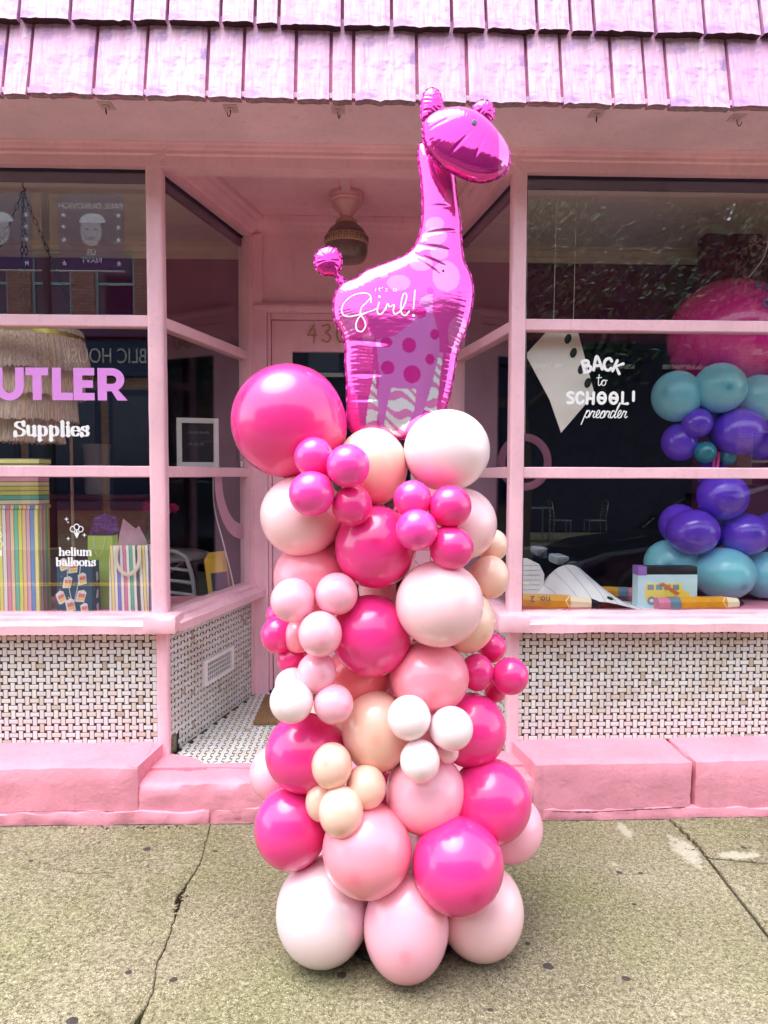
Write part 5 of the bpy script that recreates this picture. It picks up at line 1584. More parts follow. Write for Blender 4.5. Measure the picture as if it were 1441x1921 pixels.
for z, a in ((0.95, -8), (0.87, 12), (0.806, -14)):
    o = MB(Matrix.Translation((-1.2167, 3.29, z)) @ Matrix.Rotation(rad(90), 4, 'Z') @ Matrix.Rotation(rad(a), 4, 'Y')).prism([(-0.011, -0.020), (0.012, -0.014), (0.012, 0.018), (0.003, 0.024), (-0.011, 0.016)], -0.0012, 0.0).build('cake_print', 'white_paper', nb)

lb, _ = gift_bag(-1.292, -1.178, 3.375, 3.47, 1.130, 'lime_paper', 'lime green gift bag with purple tissue behind the navy one')
for s in (-1, 1):
    MB().tube(catmull([(-1.235 + s * 0.026, 3.381, 1.122), (-1.235 + s * 0.02, 3.366, 1.07), (-1.235 + s * 0.004, 3.36, 1.035)], 5), 0.0022, 6).build('handle', 'cream_trim', lb)
def crumple(name, c, r, seed, mat, parent, squash=(1, 1, 1)):
    bm = bmesh.new(); bmesh.ops.create_icosphere(bm, subdivisions=4, radius=1.0)
    for v in bm.verts:
        n = v.co.normalized()
        d = 1 + 0.45 * noise.noise(n * 2.2 + Vector((seed, 0, 0))) + 0.28 * abs(noise.noise(n * 6 + Vector((0, seed, 0)))) - 0.18 * abs(noise.noise(n * 11 + Vector((0, 0, seed))))
        v.co = Vector((n.x * squash[0], n.y * squash[1], n.z * squash[2])) * r * d
    me = bpy.data.meshes.new(name); bm.to_mesh(me); bm.free()
    return link(name, me, mat, parent, c)
crumple('tissue', (-1.226, 3.42, 1.165), 0.062, 2.0, 'purple_tissue', lb, (1.0, 0.55, 0.85))
sb, _ = gift_bag(-1.142, -0.968, 3.232, 3.33, 1.098, 'stripes_bag', 'gift bag with thin upright stripes and cream ribbon handles beside the window post')
hb = MB()
for yy in (3.236,):
    p = catmull([(-1.104, yy, 1.092), (-1.108, yy - 0.008, 1.03), (-1.085, yy - 0.012, 0.985), (-1.055, yy - 0.013, 0.968), (-1.022, yy - 0.012, 0.988), (-1.005, yy - 0.008, 1.03), (-1.008, yy, 1.092)], 6)
    hb.tube(p, 0.0085, 8, flat=0.0012)
hb.build('ribbon_handle', 'cream_trim', sb)
# two stiff peaks of pink net standing out of it
for pts in ([(-1.122, 1.06), (-1.118, 1.13), (-1.092, 1.218), (-1.030, 1.165), (-1.000, 1.06)], [(-1.10, 1.06), (-1.062, 1.15), (-1.020, 1.185), (-0.990, 1.12), (-0.985, 1.06)]):
    q = MB(); k = len(pts)
    y = 3.275 + random.uniform(0, 0.02)
    vs = [(a, y + 0.012 * math.sin(i * 2), b) for i, (a, b) in enumerate(pts)]
    q.add(vs + [(v[0], v[1] + 0.0008, v[2]) for v in vs] , [tuple(range(k)), tuple(range(2 * k - 1, k - 1, -1))] + [(i, i + k, (i + 1) % k + k, (i + 1) % k) for i in range(k)])
    q.build('net', 'tulle', sb)

# tiered fringed lampshade on chains
CX, CY = -1.635, 3.56
fl_ = empty('fringed_chandelier', (CX, CY, 2.862), 'beige tiered fringe chandelier hanging on chains in the left window', 'chandelier')
def tier(r0, r1, zt, zb):
    seg = 260; rows = 5
    vs, fs = [], []
    for j in range(seg):
        a = 2 * math.pi * j / seg
        jr = random.uniform(-0.0028, 0.0028); jl = random.uniform(-0.010, 0.006)
        for i in range(rows + 1):
            t = i / rows
            r = r0 + (r1 - r0) * t + jr * (0.4 + t) + 0.002 * noise.noise(Vector((math.cos(a) * 9, math.sin(a) * 9, t * 3)))
            vs.append((CX + r * math.cos(a), CY + r * math.sin(a), zt + (zb + jl - zt) * t))
    k = rows + 1
    for j in range(seg):
        for i in range(rows):
            fs.append((j * k + i, ((j + 1) % seg) * k + i, ((j + 1) % seg) * k + i + 1, j * k + i + 1))
    return MB().add(vs, fs).build('fringe_tier', 'fringe', fl_)
tier(0.255, 0.262, 2.118, 2.085); tier(0.262, 0.298, 2.085, 1.905); tier(0.250, 0.262, 1.96, 1.79); tier(0.215, 0.228, 1.86, 1.675); tier(0.150, 0.165, 1.74, 1.575)
MB().lathe([(0.259, 2.088), (0.2655, 2.087), (0.2665, 2.066), (0.262, 2.064)], (CX, CY, 0), 48).build('brass_band', 'brass', fl_)
for r, z in ((0.25, 1.962), (0.215, 1.862), (0.15, 1.742), (0.255, 2.12)):
    MB().tube([(CX + r * math.cos(2 * math.pi * j / 40), CY + r * math.sin(2 * math.pi * j / 40), z) for j in range(40)], 0.004, 6, closed=True).build('hoop', 'dark_metal', fl_)
for j in range(4):
    a = rad(90 * j + 20)
    MB().tube([(CX + 0.255 * math.cos(a), CY + 0.255 * math.sin(a), 2.12), (CX + 0.15 * math.cos(a), CY + 0.15 * math.sin(a), 1.742)], 0.002, 5).build('wire', 'dark_metal', fl_)
MB().tube(catmull([(CX, CY, 2.861), (CX, CY, 2.80), (CX + 0.012, CY, 2.785), (CX, CY, 2.772)], 4), 0.004, 6).build('ceiling_hook', 'dark_metal', fl_)
def chain(a, b, n):
    A, B = Vector(a), Vector(b)
    L = (B - A).length / n
    q = MB()
    for i in range(n):
        c = A.lerp(B, (i + 0.5) / n)
        d = (B - A).normalized()
        s = d.orthogonal().normalized()
        if i % 2:
            s = d.cross(s)
        q.tube([c + d * (0.62 * L * math.cos(2 * math.pi * k / 10)) + s * (0.0075 * math.sin(2 * math.pi * k / 10)) for k in range(10)], 0.0019, 5, closed=True)
    q.build('chain', 'dark_metal', fl_)
for j in range(4):
    a = rad(90 * j + 20)
    chain((CX, CY, 2.775), (CX + 0.25 * math.cos(a), CY + 0.25 * math.sin(a), 2.122), 22)

# small lit-letter board standing on the ledge behind the side window
fx = side_l @ Vector((0.60, 0.075, 0)); ang = math.atan2(dl.y, dl.x) - rad(46)
fb = empty('letter_board', (fx.x, fx.y, 1.4555), 'small square letter board with a white frame in the left side window', 'letter board')
xf = Matrix.Translation((fx.x - 0.075, fx.y, 0)) @ Matrix.Rotation(rad(14), 4, 'Z')
q = MB(xf)
for x0, x1, z0_, z1_ in ((-0.105, 0.105, 1.456, 1.482), (-0.105, 0.105, 1.682, 1.708), (-0.105, -0.079, 1.4821, 1.6819), (0.079, 0.105, 1.4821, 1.6819)):
    q.box(x0, x1, -0.022, 0.022, z0_, z1_, 0.002)
q.build('frame', 'white_enamel', fb)
MB(xf).box(-0.079, 0.079, -0.006, 0.006, 1.482, 1.682).build('panel', 'black_plastic', fb)
strokes_ = MB(xf)
for r_, z_ in ((4, 1.63), (3, 1.57)):
    for i in range(r_):
        strokes_.tube([(-0.045 + i * 0.028, -0.0075, z_), (-0.035 + i * 0.028, -0.0075, z_ + 0.012), (-0.028 + i * 0.028, -0.0075, z_)], 0.0014, 6, flat=0.0008)
strokes_.build('chalk_marks', 'ink_blue', fb)
MB().tube(catmull([(-0.79, 3.80, 1.456), (-0.785, 3.80, 1.25), (-0.745, 3.83, 1.05), (-0.715, 3.86, 0.90), (-0.69, 3.89, 0.74)], 6), 0.0038, 6).build('power_cord', 'ribbon_white', fb)
# ledge that carries it, on the inside of the bar
MB(side_l).box(0.30, dl.length - 0.031, 0.0605, 0.165, 1.440, 1.4545).build('window_ledge', 'pink_paint', shop)

# brochure holder
bh = empty('brochure_stand', (-0.76, 3.76, 0.10), 'yellow leaflets in a leaning rack behind the left side window', 'leaflet rack')
xf = Matrix.Translation((-0.775, 3.85, 0.775)) @ Matrix.Rotation(rad(10), 4, 'Z') @ Matrix.Rotation(rad(8), 4, 'X') @ Matrix.Rotation(rad(-6), 4, 'Y')
for i in range(5):
    MB(xf).box(-0.055 + 0.006 * i, 0.035 + 0.006 * i, 0.010 * i, 0.010 * i + 0.004, 0.0, 0.20 + 0.006 * i).build('leaflet', 'brochure_yellow', bh)
MB(xf).box(-0.03, 0.055, -0.004, -0.0015, 0.02, 0.12).build('leaflet_photo', 'inner_dark', bh)
MB(xf).box(-0.07, 0.07, -0.004, 0.06, -0.012, -0.001).build('rack_shelf', 'dark_metal', bh)
MB().box(-0.79, -0.76, 3.86, 3.89, 0.10, 0.765).build('rack_post', 'dark_metal', bh)

# cafe table with a mosaic vase of flowers, a chair behind it
TXc, TYc = -1.40, 4.75
tb = empty('cafe_table', (TXc, TYc, 0.10), 'round white cafe table inside the shop behind the left windows', 'table')
MB().lathe([(0, 0.868), (0.36, 0.868), (0.375, 0.878), (0.375, 0.892), (0.36, 0.898), (0, 0.898)], (TXc, TYc, 0), 40).build('table_top', 'white_enamel', tb)
MB().tube([(TXc, TYc, 0.12), (TXc, TYc, 0.869)], 0.025, 12).build('stem', 'white_enamel', tb)
MB().lathe([(0, 0.101), (0.22, 0.101), (0.22, 0.115), (0.04, 0.14), (0, 0.14)], (TXc, TYc, 0)).build('foot', 'white_enamel', tb)
for j in range(4):
    a = rad(90 * j + 30)
    MB().tube(catmull([(TXc + 0.03 * math.cos(a), TYc + 0.03 * math.sin(a), 0.68), (TXc + 0.12 * math.cos(a), TYc + 0.12 * math.sin(a), 0.76), (TXc + 0.26 * math.cos(a), TYc + 0.26 * math.sin(a), 0.866)], 5), 0.009, 6).build('bracket', 'white_enamel', tb)
VX, VY = -1.30, 4.55
vs_ = empty('flower_vase', (VX, VY, 0.8985), 'silver mosaic vase with magenta flowers on the cafe table', 'vase')
MB().lathe([(0, 0.899), (0.04, 0.899), (0.07, 0.94), (0.082, 1.0), (0.076, 1.05), (0.055, 1.09), (0.058, 1.10), (0.05, 1.10), (0.045, 1.08), (0, 1.08)], (VX, VY, 0)).build('vase', 'mosaic', vs_)
for j in range(9):
    a = j * 2.4; r = 0.02 + 0.011 * j
    p = (VX + r * math.cos(a), VY + r * math.sin(a) * 0.6, 1.19 + 0.03 * math.sin(j * 1.9))
    MB().tube([(VX, VY, 1.07), p], 0.002, 5).build('stalk', 'leaf_green', vs_)
    crumple('blossom', p, 0.026, j * 3.0, 'flower_pink', vs_)
def cafe_chair(x, y, rz, zf, label, group, mat='white_enamel', s=1.0):
    c = empty('cafe_chair', (x, y, zf), label, 'chair', group, rz)
    def part(fn, name):
        q = MB(); fn(q); o = link(name, q.mesh(name), mat); o.parent = c
    part(lambda q: q.box(-0.20, 0.20, -0.20, 0.20, 0.44, 0.465, 0.008), 'seat')
    for sx in (-1, 1):
        part(lambda q: q.tube([(sx * 0.18, -0.18, 0.0), (sx * 0.18, -0.17, 0.44)], 0.011, 8), 'leg')
        part(lambda q: q.tube(catmull([(sx * 0.19, 0.21, 0.0), (sx * 0.18, 0.18, 0.44), (sx * 0.18, 0.21, 0.70), (sx * 0.15, 0.23, 0.84)], 5), 0.012, 8), 'leg')
    part(lambda q: q.tube(catmull([(-0.15, 0.23, 0.84), (-0.08, 0.24, 0.875), (0.08, 0.24, 0.875), (0.15, 0.23, 0.84)], 5), 0.012, 8), 'top_rail')
    for k in range(4):
        part(lambda q: q.tube(catmull([(-0.175, 0.205, 0.55 + 0.07 * k), (0, 0.222, 0.565 + 0.07 * k), (0.175, 0.205, 0.55 + 0.07 * k)], 5), 0.010, 6), 'back_rail')
    return c
cafe_chair(-1.10, 4.38, rad(165), 0.10, 'white slatted cafe chair beside the round table inside the shop', None)

# counter and jar further back
cn = empty('shop_counter', (-1.9, 5.5, 0.10), 'low dark red counter at the back of the left window', 'counter')
MB().box(-2.9, -1.60, 5.30, 5.75, 0.10, 1.235, 0.01).build('counter_body', 'red_counter', cn)
MB().box(-2.95, -1.57, 5.26, 5.80, 1.2352, 1.265, 0.006).build('counter_top', 'red_counter', cn)
jr = empty('white_pot', (-2.02, 5.5, 1.266), 'tall white pot standing on the dark red counter', 'pot')
MB().lathe([(0, 1.266), (0.085, 1.266), (0.09, 1.30), (0.095, 1.60), (0.105, 1.625), (0.105, 1.645), (0.092, 1.645), (0.085, 1.60), (0, 1.60)], (-2.02, 5.5, 0)).build('pot_body', 'white_enamel', jr)
pr = empty('chrome_pole', (-1.615, 4.02, 0.10), 'thin upright metal pole inside the left window', 'pole')
MB().tube([(-1.615, 4.02, 0.10), (-1.615, 4.02, 1.85)], 0.009, 10).build('tube', 'shade_cream', pr)
MB().lathe([(0, 0.101), (0.10, 0.101), (0.10, 0.112), (0.02, 0.125), (0, 0.125)], (-1.615, 4.02, 0)).build('foot', 'dark_metal', pr)

# ------------------------------------------------------------------ right window display
# big sheet of notebook paper with punched holes, hung inside
pb = empty('paper_cutout', (0.90, 3.245, 1.62), 'large cream sheet cut like torn notebook paper hanging in the right window', 'paper cutout')
PX = [(0.868, 2.11), (0.975, 2.085), (1.058, 1.832), (0.912, 1.612), (0.872, 1.76), (0.755, 1.953), (0.742, 1.985), (0.752, 2.0)]
PX = [(0.845, 2.085), (0.966, 2.085), (1.052, 1.790), (0.902, 1.613), (0.848, 1.76), (0.742, 1.950), (0.742, 1.972)]
MB().prism(PX, 3.240, 3.245).build('sheet', 'cream_board', pb)
for hx, hz in ((0.936, 2.035), (0.962, 1.973), (0.999, 1.900), (1.030, 1.838), (1.058, 1.768)):
    hx -= 0.010
    q = MB(); q.prism([(hx + 0.0155 * math.cos(2 * math.pi * j / 18) + 0.004 * math.sin(2 * math.pi * j / 18), hz + 0.0225 * math.sin(2 * math.pi * j / 18)) for j in range(18)], 3.2384, 3.2397)
    q.build('punched_hole', 'black_hole', pb)
for sx_ in (0.86, 0.95):
    MB().tube([(sx_, 3.2425, 2.085), (sx_ + 0.01, 3.25, 2.861)], 0.0008, 5).build('thread', 'ribbon_white', pb)

# giant round balloon on a ribbon with blue letters
mb_ = empty('round_balloon', (1.933, 3.75, 1.85), 'giant magenta balloon with blue lettering in the right window', 'balloon')
mo = link('balloon', balloon_mesh('balloon', 0.316, 0.300, (0.1, -0.3, 1)), 'latex_magenta', mb_, (1.933, 3.75, 2.147))
MB().tube(catmull([(1.975, 3.66, 2.435), (2.03, 3.62, 2.53), (2.05, 3.62, 2.66), (2.04, 3.62, 2.86)], 8), 0.003, 6).build('ribbon', 'ribbon_white', mb_)
def on_sphere(word, x, z, s, tilt=0):
    k = 0
    for i, ch in enumerate(word):
        if ch == ' ':
            continue
        px = x + i * s * 0.82
        dx, dz = px - 1.933, (z - tilt * i * s) - 2.147
        d2 = 1 - (dx / 0.316) ** 2 - (dz / 0.300) ** 2
        if d2 <= 0.02:
            continue
        y = 3.75 - 0.316 * math.sqrt(d2) - 0.004
        yaw = math.atan2(dx, 0.316 * math.sqrt(d2))
        o = text_mesh(ch, s * 1.2, 'blue_letter', (px, y, 2.147 + dz), (rad(90) - dz * 2.2, 0, yaw), 'letter', mb_, 0.001, 'CENTER', 0.0008)
on_sphere('DAY', 1.955, 2.235, 0.046, 0.10)
on_sphere('FIRST', 1.945, 2.335, 0.044, 0.22)

wc = empty('window_balloon_column', (1.80, 3.56, WF), 'column of turquoise and violet balloons in the right window', 'balloon column')
for b in WINDOW_BALLOONS:
    add_balloon(*b, wc, (1.80, 3.68), False)
for x, y, z, r, c in ((1.80, 3.66, 0.93, 0.12, 'turq'), (1.80, 3.66, 1.15, 0.11, 'violet'), (1.79, 3.63, 1.43, 0.075, 'violet'), (1.80, 3.66, 1.72, 0.11, 'violet'), (2.13, 3.60, 1.13, 0.11, 'violet'), (2.02, 3.58, 1.60, 0.10, 'violet')):
    add_balloon(x, y, z, r, r, c, wc, (1.80, 3.68), False)
for pts in ([(1.765, 3.53, 1.54), (1.750, 3.52, 1.49), (1.735, 3.50, 1.44), (1.70, 3.50, 1.36), (1.675, 3.50, 1.27)], [(1.775, 3.52, 1.53), (1.765, 3.51, 1.47), (1.755, 3.50, 1.42)]):
    MB().tube(catmull(pts, 5), 0.007, 8, flat=0.0015).build('ribbon', 'ribbon_magenta', wc)

# oversize card pencils
def big_pencil(p0, p1, r, label, e=(0.13, 0.25, 0.78, 0.93)):
    A, B = Vector(p0), Vector(p1)
    L = (B - A).length
    c = empty('toy_pencil', A, label, 'pencil prop', 'giant card pencils on the window floor')
    q = (B - A).to_track_quat('X', 'Z').to_matrix().to_4x4()
    def seg(a, b, ra, rb, mat, name, zig=False, sides=8):
        m = MB(); vs = []
        for x, rr in ((a, ra), (b, rb)):
            for j in range(sides):
                an = 2 * math.pi * j / sides + math.pi / sides
                vs.append((x - (0.018 * (j % 2) if zig and x == a else 0), rr * math.cos(an), rr * math.sin(an)))
        m.add(vs, [(j, (j + 1) % sides, (j + 1) % sides + sides, j + sides) for j in range(sides)] + [tuple(range(sides)), tuple(range(2 * sides - 1, sides - 1, -1))])
        o = link(name, m.mesh(name), mat); o.parent = c; o.matrix_basis = q
        return o
    seg(0, e[0] * L, r * 0.94, r * 0.94, 'pencil_rubber', 'rubber')
    seg(e[0] * L, e[1] * L, r * 1.01, r * 1.01, 'pencil_band', 'band')
    barrel = seg(e[1] * L, e[2] * L, r, r, 'pencil_yellow', 'barrel')
    seg((e[2] - 0.015) * L, e[3] * L, r * 1.015, r * 0.72, 'pencil_wood', 'wood', True)
    seg(e[3] * L, L, r * 0.74, r * 0.25, 'black_plastic', 'lead')
    return c, barrel, q
p1c, p1b, p1q = big_pencil((0.675, 3.306, WF + 0.040), (1.10, 3.238, WF + 0.036), 0.0385, 'giant yellow pencil numbered two lying under the curled paper at the window corner', (0.05, 0.10, 0.67, 0.89))
o = text_mesh('no. 2', 0.045, 'black_plastic', (0.775, 3.262, WF + 0.052), (rad(128), 0, rad(-8)), 'pencil_number', p1b, 0.0008)
o.parent = p1c; o.location = Vector((0.865, 3.243, WF + 0.070)) - origin_of(p1c)
o.rotation_euler = (Matrix.Rotation(rad(-9), 4, 'Z') @ Matrix.Rotation(rad(50), 4, 'X') @ Matrix.Rotation(rad(180), 4, 'Z')).to_euler()
big_pencil((1.352, 3.225, WF + 0.0365), (1.77, 3.250, WF + 0.036), 0.035, 'giant yellow pencil lying in front of the school bus box')
big_pencil((1.378, 3.50, WF + 0.041), (0.98, 3.60, WF + 0.041), 0.031, 'giant pencil lying behind the curled paper with its pink rubber showing')

# curled sheet of ruled paper
cp = empty('curled_paper', (1.02, 3.30, WF), 'white ruled sheet curling up in an arch on the right window floor', 'paper')
n, mm = 40, 14
prof = catmull([(0.80, 0.002), (0.88, 0.045), (0.945, 0.120), (1.01, 0.160), (1.08, 0.158), (1.15, 0.108), (1.22, 0.045), (1.30, 0.010), (1.42, 0.003)], 6)
def curl(t_idx, w):
    x, z = prof[t_idx]
    return (x + 0.07 * (1 - w) - 0.03, 3.235 + 0.23 * w, WF + 0.0020 + z * (0.28 + 0.86 * w ** 0.8))
q = MB(); k = len(prof); W_ = 7
vs = [curl(i, j / W_) for i in range(k) for j in range(W_ + 1)]
vs += [(v[0], v[1], v[2] - 0.0012) for v in vs]
fs = []; nn = k * (W_ + 1)
for i in range(k - 1):
    for j in range(W_):
        a = i * (W_ + 1) + j
        fs += [(a, a + 1, a + W_ + 2, a + W_ + 1), (nn + a, nn + a + W_ + 1, nn + a + W_ + 2, nn + a + 1)]
rim = [i * (W_ + 1) for i in range(k)]; rim2 = [i * (W_ + 1) + W_ for i in range(k)]
for a, b in list(zip(rim, rim[1:])) + list(zip(rim2, rim2[1:])):
    fs.append((a, b, nn + b, nn + a))
q.add(vs, fs, True)
sheet = q.build('sheet', 'white_paper', cp)
for i in range(4, k - 6, 5):
    MB().tube([tuple(Vector(curl(i, j / W_)) + Vector((-0.0006, -0.0002, 0.0010))) for j in range(W_ + 1)], 0.0009, 5).build('ruled_line', 'ink_blue', sheet)
hc = Vector(curl(27, 0.10)); hn = (Vector(curl(28, 0.1)) - Vector(curl(26, 0.1))).cross(Vector(curl(27, 0.3)) - Vector(curl(27, 0.1))).normalized()
ha = (Vector(curl(28, 0.1)) - Vector(curl(26, 0.1))).normalized(); hb2 = hn.cross(ha)
hn = hn if hn.z > 0 else -hn
q = MB(); ring_ = [hc + hn * 0.0012 + ha * 0.016 * math.cos(2 * math.pi * j / 16) + hb2 * 0.012 * math.sin(2 * math.pi * j / 16) for j in range(16)]
q.add(ring_ + [p + hn * 0.0008 for p in ring_], [tuple(range(16, 32)), tuple(range(15, -1, -1))] + [(j, (j + 1) % 16, (j + 1) % 16 + 16, j + 16) for j in range(16)])
q.build('punched_hole', 'black_hole', sheet)

# box with a school bus picture
bb = empty('picture_box', (1.43, 3.33, WF), 'pale blue box printed with a yellow school bus in the right window', 'box')
BX0, BX1, BYf = 1.290, 1.572, 3.290
MB().box(BX0, BX1, BYf, BYf + 0.07, WF + 0.0005, 0.955, 0.001).build('box_body', 'light_blue_card', bb)
MB().box(BX0 + 0.001, BX1 - 0.001, BYf + 0.001, BYf + 0.069, 0.9552, 0.992, 0.001).build('box_top', 'black_plastic', bb)
MB().box(BX0 - 0.001, BX0 + 0.040, BYf - 0.0012, BYf + 0.0705, 0.952, 0.993, 0.0).build('corner_label', 'purple_card', bb)
MB().prism([(BX0 + 0.035, 0.835), (BX0 + 0.245, 0.835), (BX0 + 0.245, 0.872), (BX0 + 0.215, 0.880), (BX0 + 0.205, 0.915), (BX0 + 0.035, 0.915)], BYf - 0.0010, BYf - 0.0003).build('bus_picture', 'bus_yellow', bb)
for i in range(4):
    x = BX0 + 0.045 + i * 0.04
    MB().box(x, x + 0.030, BYf - 0.0016, BYf - 0.0012, 0.884, 0.908).build('bus_window', 'ink_blue', bb)
MB().prism([(BX0 + 0.10, 0.912), (BX0 + 0.12, 0.918), (BX0 + 0.20, 0.868), (BX0 + 0.185, 0.856)], BYf - 0.0023, BYf - 0.0018).build('bus_pencil', 'bus_red', bb)
for x in (BX0 + 0.065, BX0 + 0.215):
    MB().prism([(x + 0.020 * math.cos(2 * math.pi * j / 18), 0.833 + 0.020 * math.sin(2 * math.pi * j / 18)) for j in range(18)], BYf - 0.0022, BYf - 0.0017).build('bus_wheel', 'ink_blue', bb)
    MB().prism([(x + 0.009 * math.cos(2 * math.pi * j / 14), 0.833 + 0.009 * math.sin(2 * math.pi * j / 14)) for j in range(14)], BYf - 0.0029, BYf - 0.0024).build('bus_hub', 'white_paper', bb)

# ruled page in a clear cut-corner shape at the corner post
pg = empty('ruled_page', (0.80, 3.45, WF), 'white ruled page with cut corners standing behind the right window post', 'paper')
MB().prism([(0.700, 0.80), (0.855, 0.825), (0.885, 0.875), (0.888, 0.935), (0.862, 0.985), (0.800, 1.015), (0.715, 1.015), (0.690, 0.94)], 3.448, 3.452).build('page', 'white_paper', pg)
for i in range(7):
    z = 0.835 + i * 0.024
    MB().box(0.715, 0.868, 3.4462, 3.4472, z, z + 0.0016).build('ruled_line', 'ink_blue', pg)
MB().box(0.74, 0.82, 3.4525, 3.49, WF + 0.0005, 0.83).build('stand', 'white_paper', pg)
# pink hoop leaning inside
hp = empty('pink_hoop', (0.815, 3.60, 1.36), 'dusky pink hoop hanging inside the corner of the right window', 'hoop')
MB().tube([(0.818 + 0.118 * math.cos(2 * math.pi * j / 40), 3.60, 1.485 + 0.125 * math.sin(2 * math.pi * j / 40)) for j in range(40)], 0.020, 10, closed=True, flat=0.008).build('ring', 'hoop_dusk', hp)
MB().tube([(0.818, 3.60, 1.62), (0.818, 3.60, 2.861)], 0.0009, 5).build('thread', 'ribbon_white', hp)

# ------------------------------------------------------------------ across the street (seen in the glass)
def facade(name, x0, x1, y, h, label, mat, cols, rows, frame_mat, first_z=0.9):
    b = empty(name, ((x0 + x1) / 2, y, 0), label, 'building')
    # wall with real openings: strips between the windows
    w_, hgt = 0.95, 1.55
    xs = [x0 + (x1 - x0) * (i + 0.5) / cols for i in range(cols)]
    q = MB()
    zs = [r for r in rows]
    prev = 0.0
    for z in zs:
        q.box(x0, x1, y - 0.3, y, prev, z)
        px = x0
        for xc in xs:
            q.box(px, xc - w_ / 2, y - 0.3, y, z, z + hgt)
            px = xc + w_ / 2
        q.box(px, x1, y - 0.3, y, z, z + hgt)
        prev = z + hgt
    q.box(x0, x1, y - 0.3, y, prev, h)
    q.box(x0, x1, y - 6, y - 0.31, 0, h - 0.1)
    q.build('wall', mat, b)
    for z in zs:
        for xc in xs:
            f = MB()
            f.box(xc - w_ / 2 + 0.001, xc - w_ / 2 + 0.06, y - 0.16, y - 0.08, z + 0.001, z + hgt - 0.001); f.box(xc + w_ / 2 - 0.06, xc + w_ / 2 - 0.001, y - 0.16, y - 0.08, z + 0.001, z + hgt - 0.001)
            f.box(xc - w_ / 2 + 0.0601, xc + w_ / 2 - 0.0601, y - 0.16, y - 0.08, z + hgt / 2 - 0.03, z + hgt / 2 + 0.03)
            f.box(xc - w_ / 2 + 0.0601, xc + w_ / 2 - 0.0601, y - 0.16, y - 0.08, z + 0.001, z + 0.06); f.box(xc - w_ / 2 + 0.0601, xc + w_ / 2 - 0.0601, y - 0.16, y - 0.08, z + hgt - 0.06, z + hgt - 0.001)
            wd = f.build('window', frame_mat, b)
            MB().box(xc - w_ / 2 + 0.02, xc + w_ / 2 - 0.02, y - 0.135, y - 0.125, z + 0.02, z + hgt - 0.02).build('pane', 'dark_window', wd)
            MB().box(xc - w_ / 2 - 0.08, xc + w_ / 2 + 0.08, y - 0.05, y + 0.06, z - 0.12, z - 0.002, 0.01).build('sill', 'stone_trim', wd)
    MB().box(x0 - 0.1, x1 + 0.1, y - 0.25, y + 0.18, h + 0.001, h + 0.3, 0.03).build('cornice', 'stone_trim', b)
    return b
FY = -11.2
pub = facade('brick_building', -14.2, -2.2, FY, 8.4, 'brown brick corner pub with a navy sign across the street', 'brick', 8, [5.2], 'teal_frame')
# pub front: navy sign board with pale letters, dark shop windows under it
sg = MB().box(-14.0, -2.4, FY + 0.002, FY + 0.10, 3.75, 4.62, 0.02).build('sign_board', 'navy_sign', pub)
sl_ = text_mesh('PUBLIC HOUSE', 0.50, 'stone_trim', (-4.72, FY + 0.115, 4.07), (rad(90), 0, rad(180)), 'sign_letters', sg, 0.01)
sl_.scale = (0.72, 1.0, 1.0)
MB().box(-14.0, -2.4, FY + 0.002, FY + 0.22, 4.66, 4.95, 0.04).build('sign_cornice', 'navy_sign', pub)
for i in range(6):
    x0 = -13.8 + i * 1.92
    w_ = MB().box(x0, x0 + 1.70, FY + 0.002, FY + 0.05, 0.55, 3.45, 0.01).build('pub_window', 'navy_sign', pub)
    MB().box(x0 + 0.10, x0 + 1.60, FY + 0.052, FY + 0.06, 0.75, 3.30).build('pane', 'dark_window', w_)
for x in (-5.6, -4.75):
    MB().tube(catmull([(x, FY + 0.10, 4.80), (x, FY + 0.40, 4.92), (x, FY + 0.55, 4.78)], 5), 0.018, 6).build('sign_lamp', 'pole_black', pub)
facade('terraced_building', -2.0, 9.0, FY - 0.4, 9.0, 'dark building behind the street trees across the road', 'brick_dark', 6, [4.2], 'navy_sign')
facade('brick_building', 9.3, 21.0, FY, 8.0, 'brick building further along beyond the street trees', 'brick', 7, [1.0, 4.5], 'stone_trim')
facade('brick_building', -27.0, -14.5, FY + 0.3, 9.2, 'brick building left of the pub across the street', 'brick', 8, [1.0, 4.6], 'stone_trim')

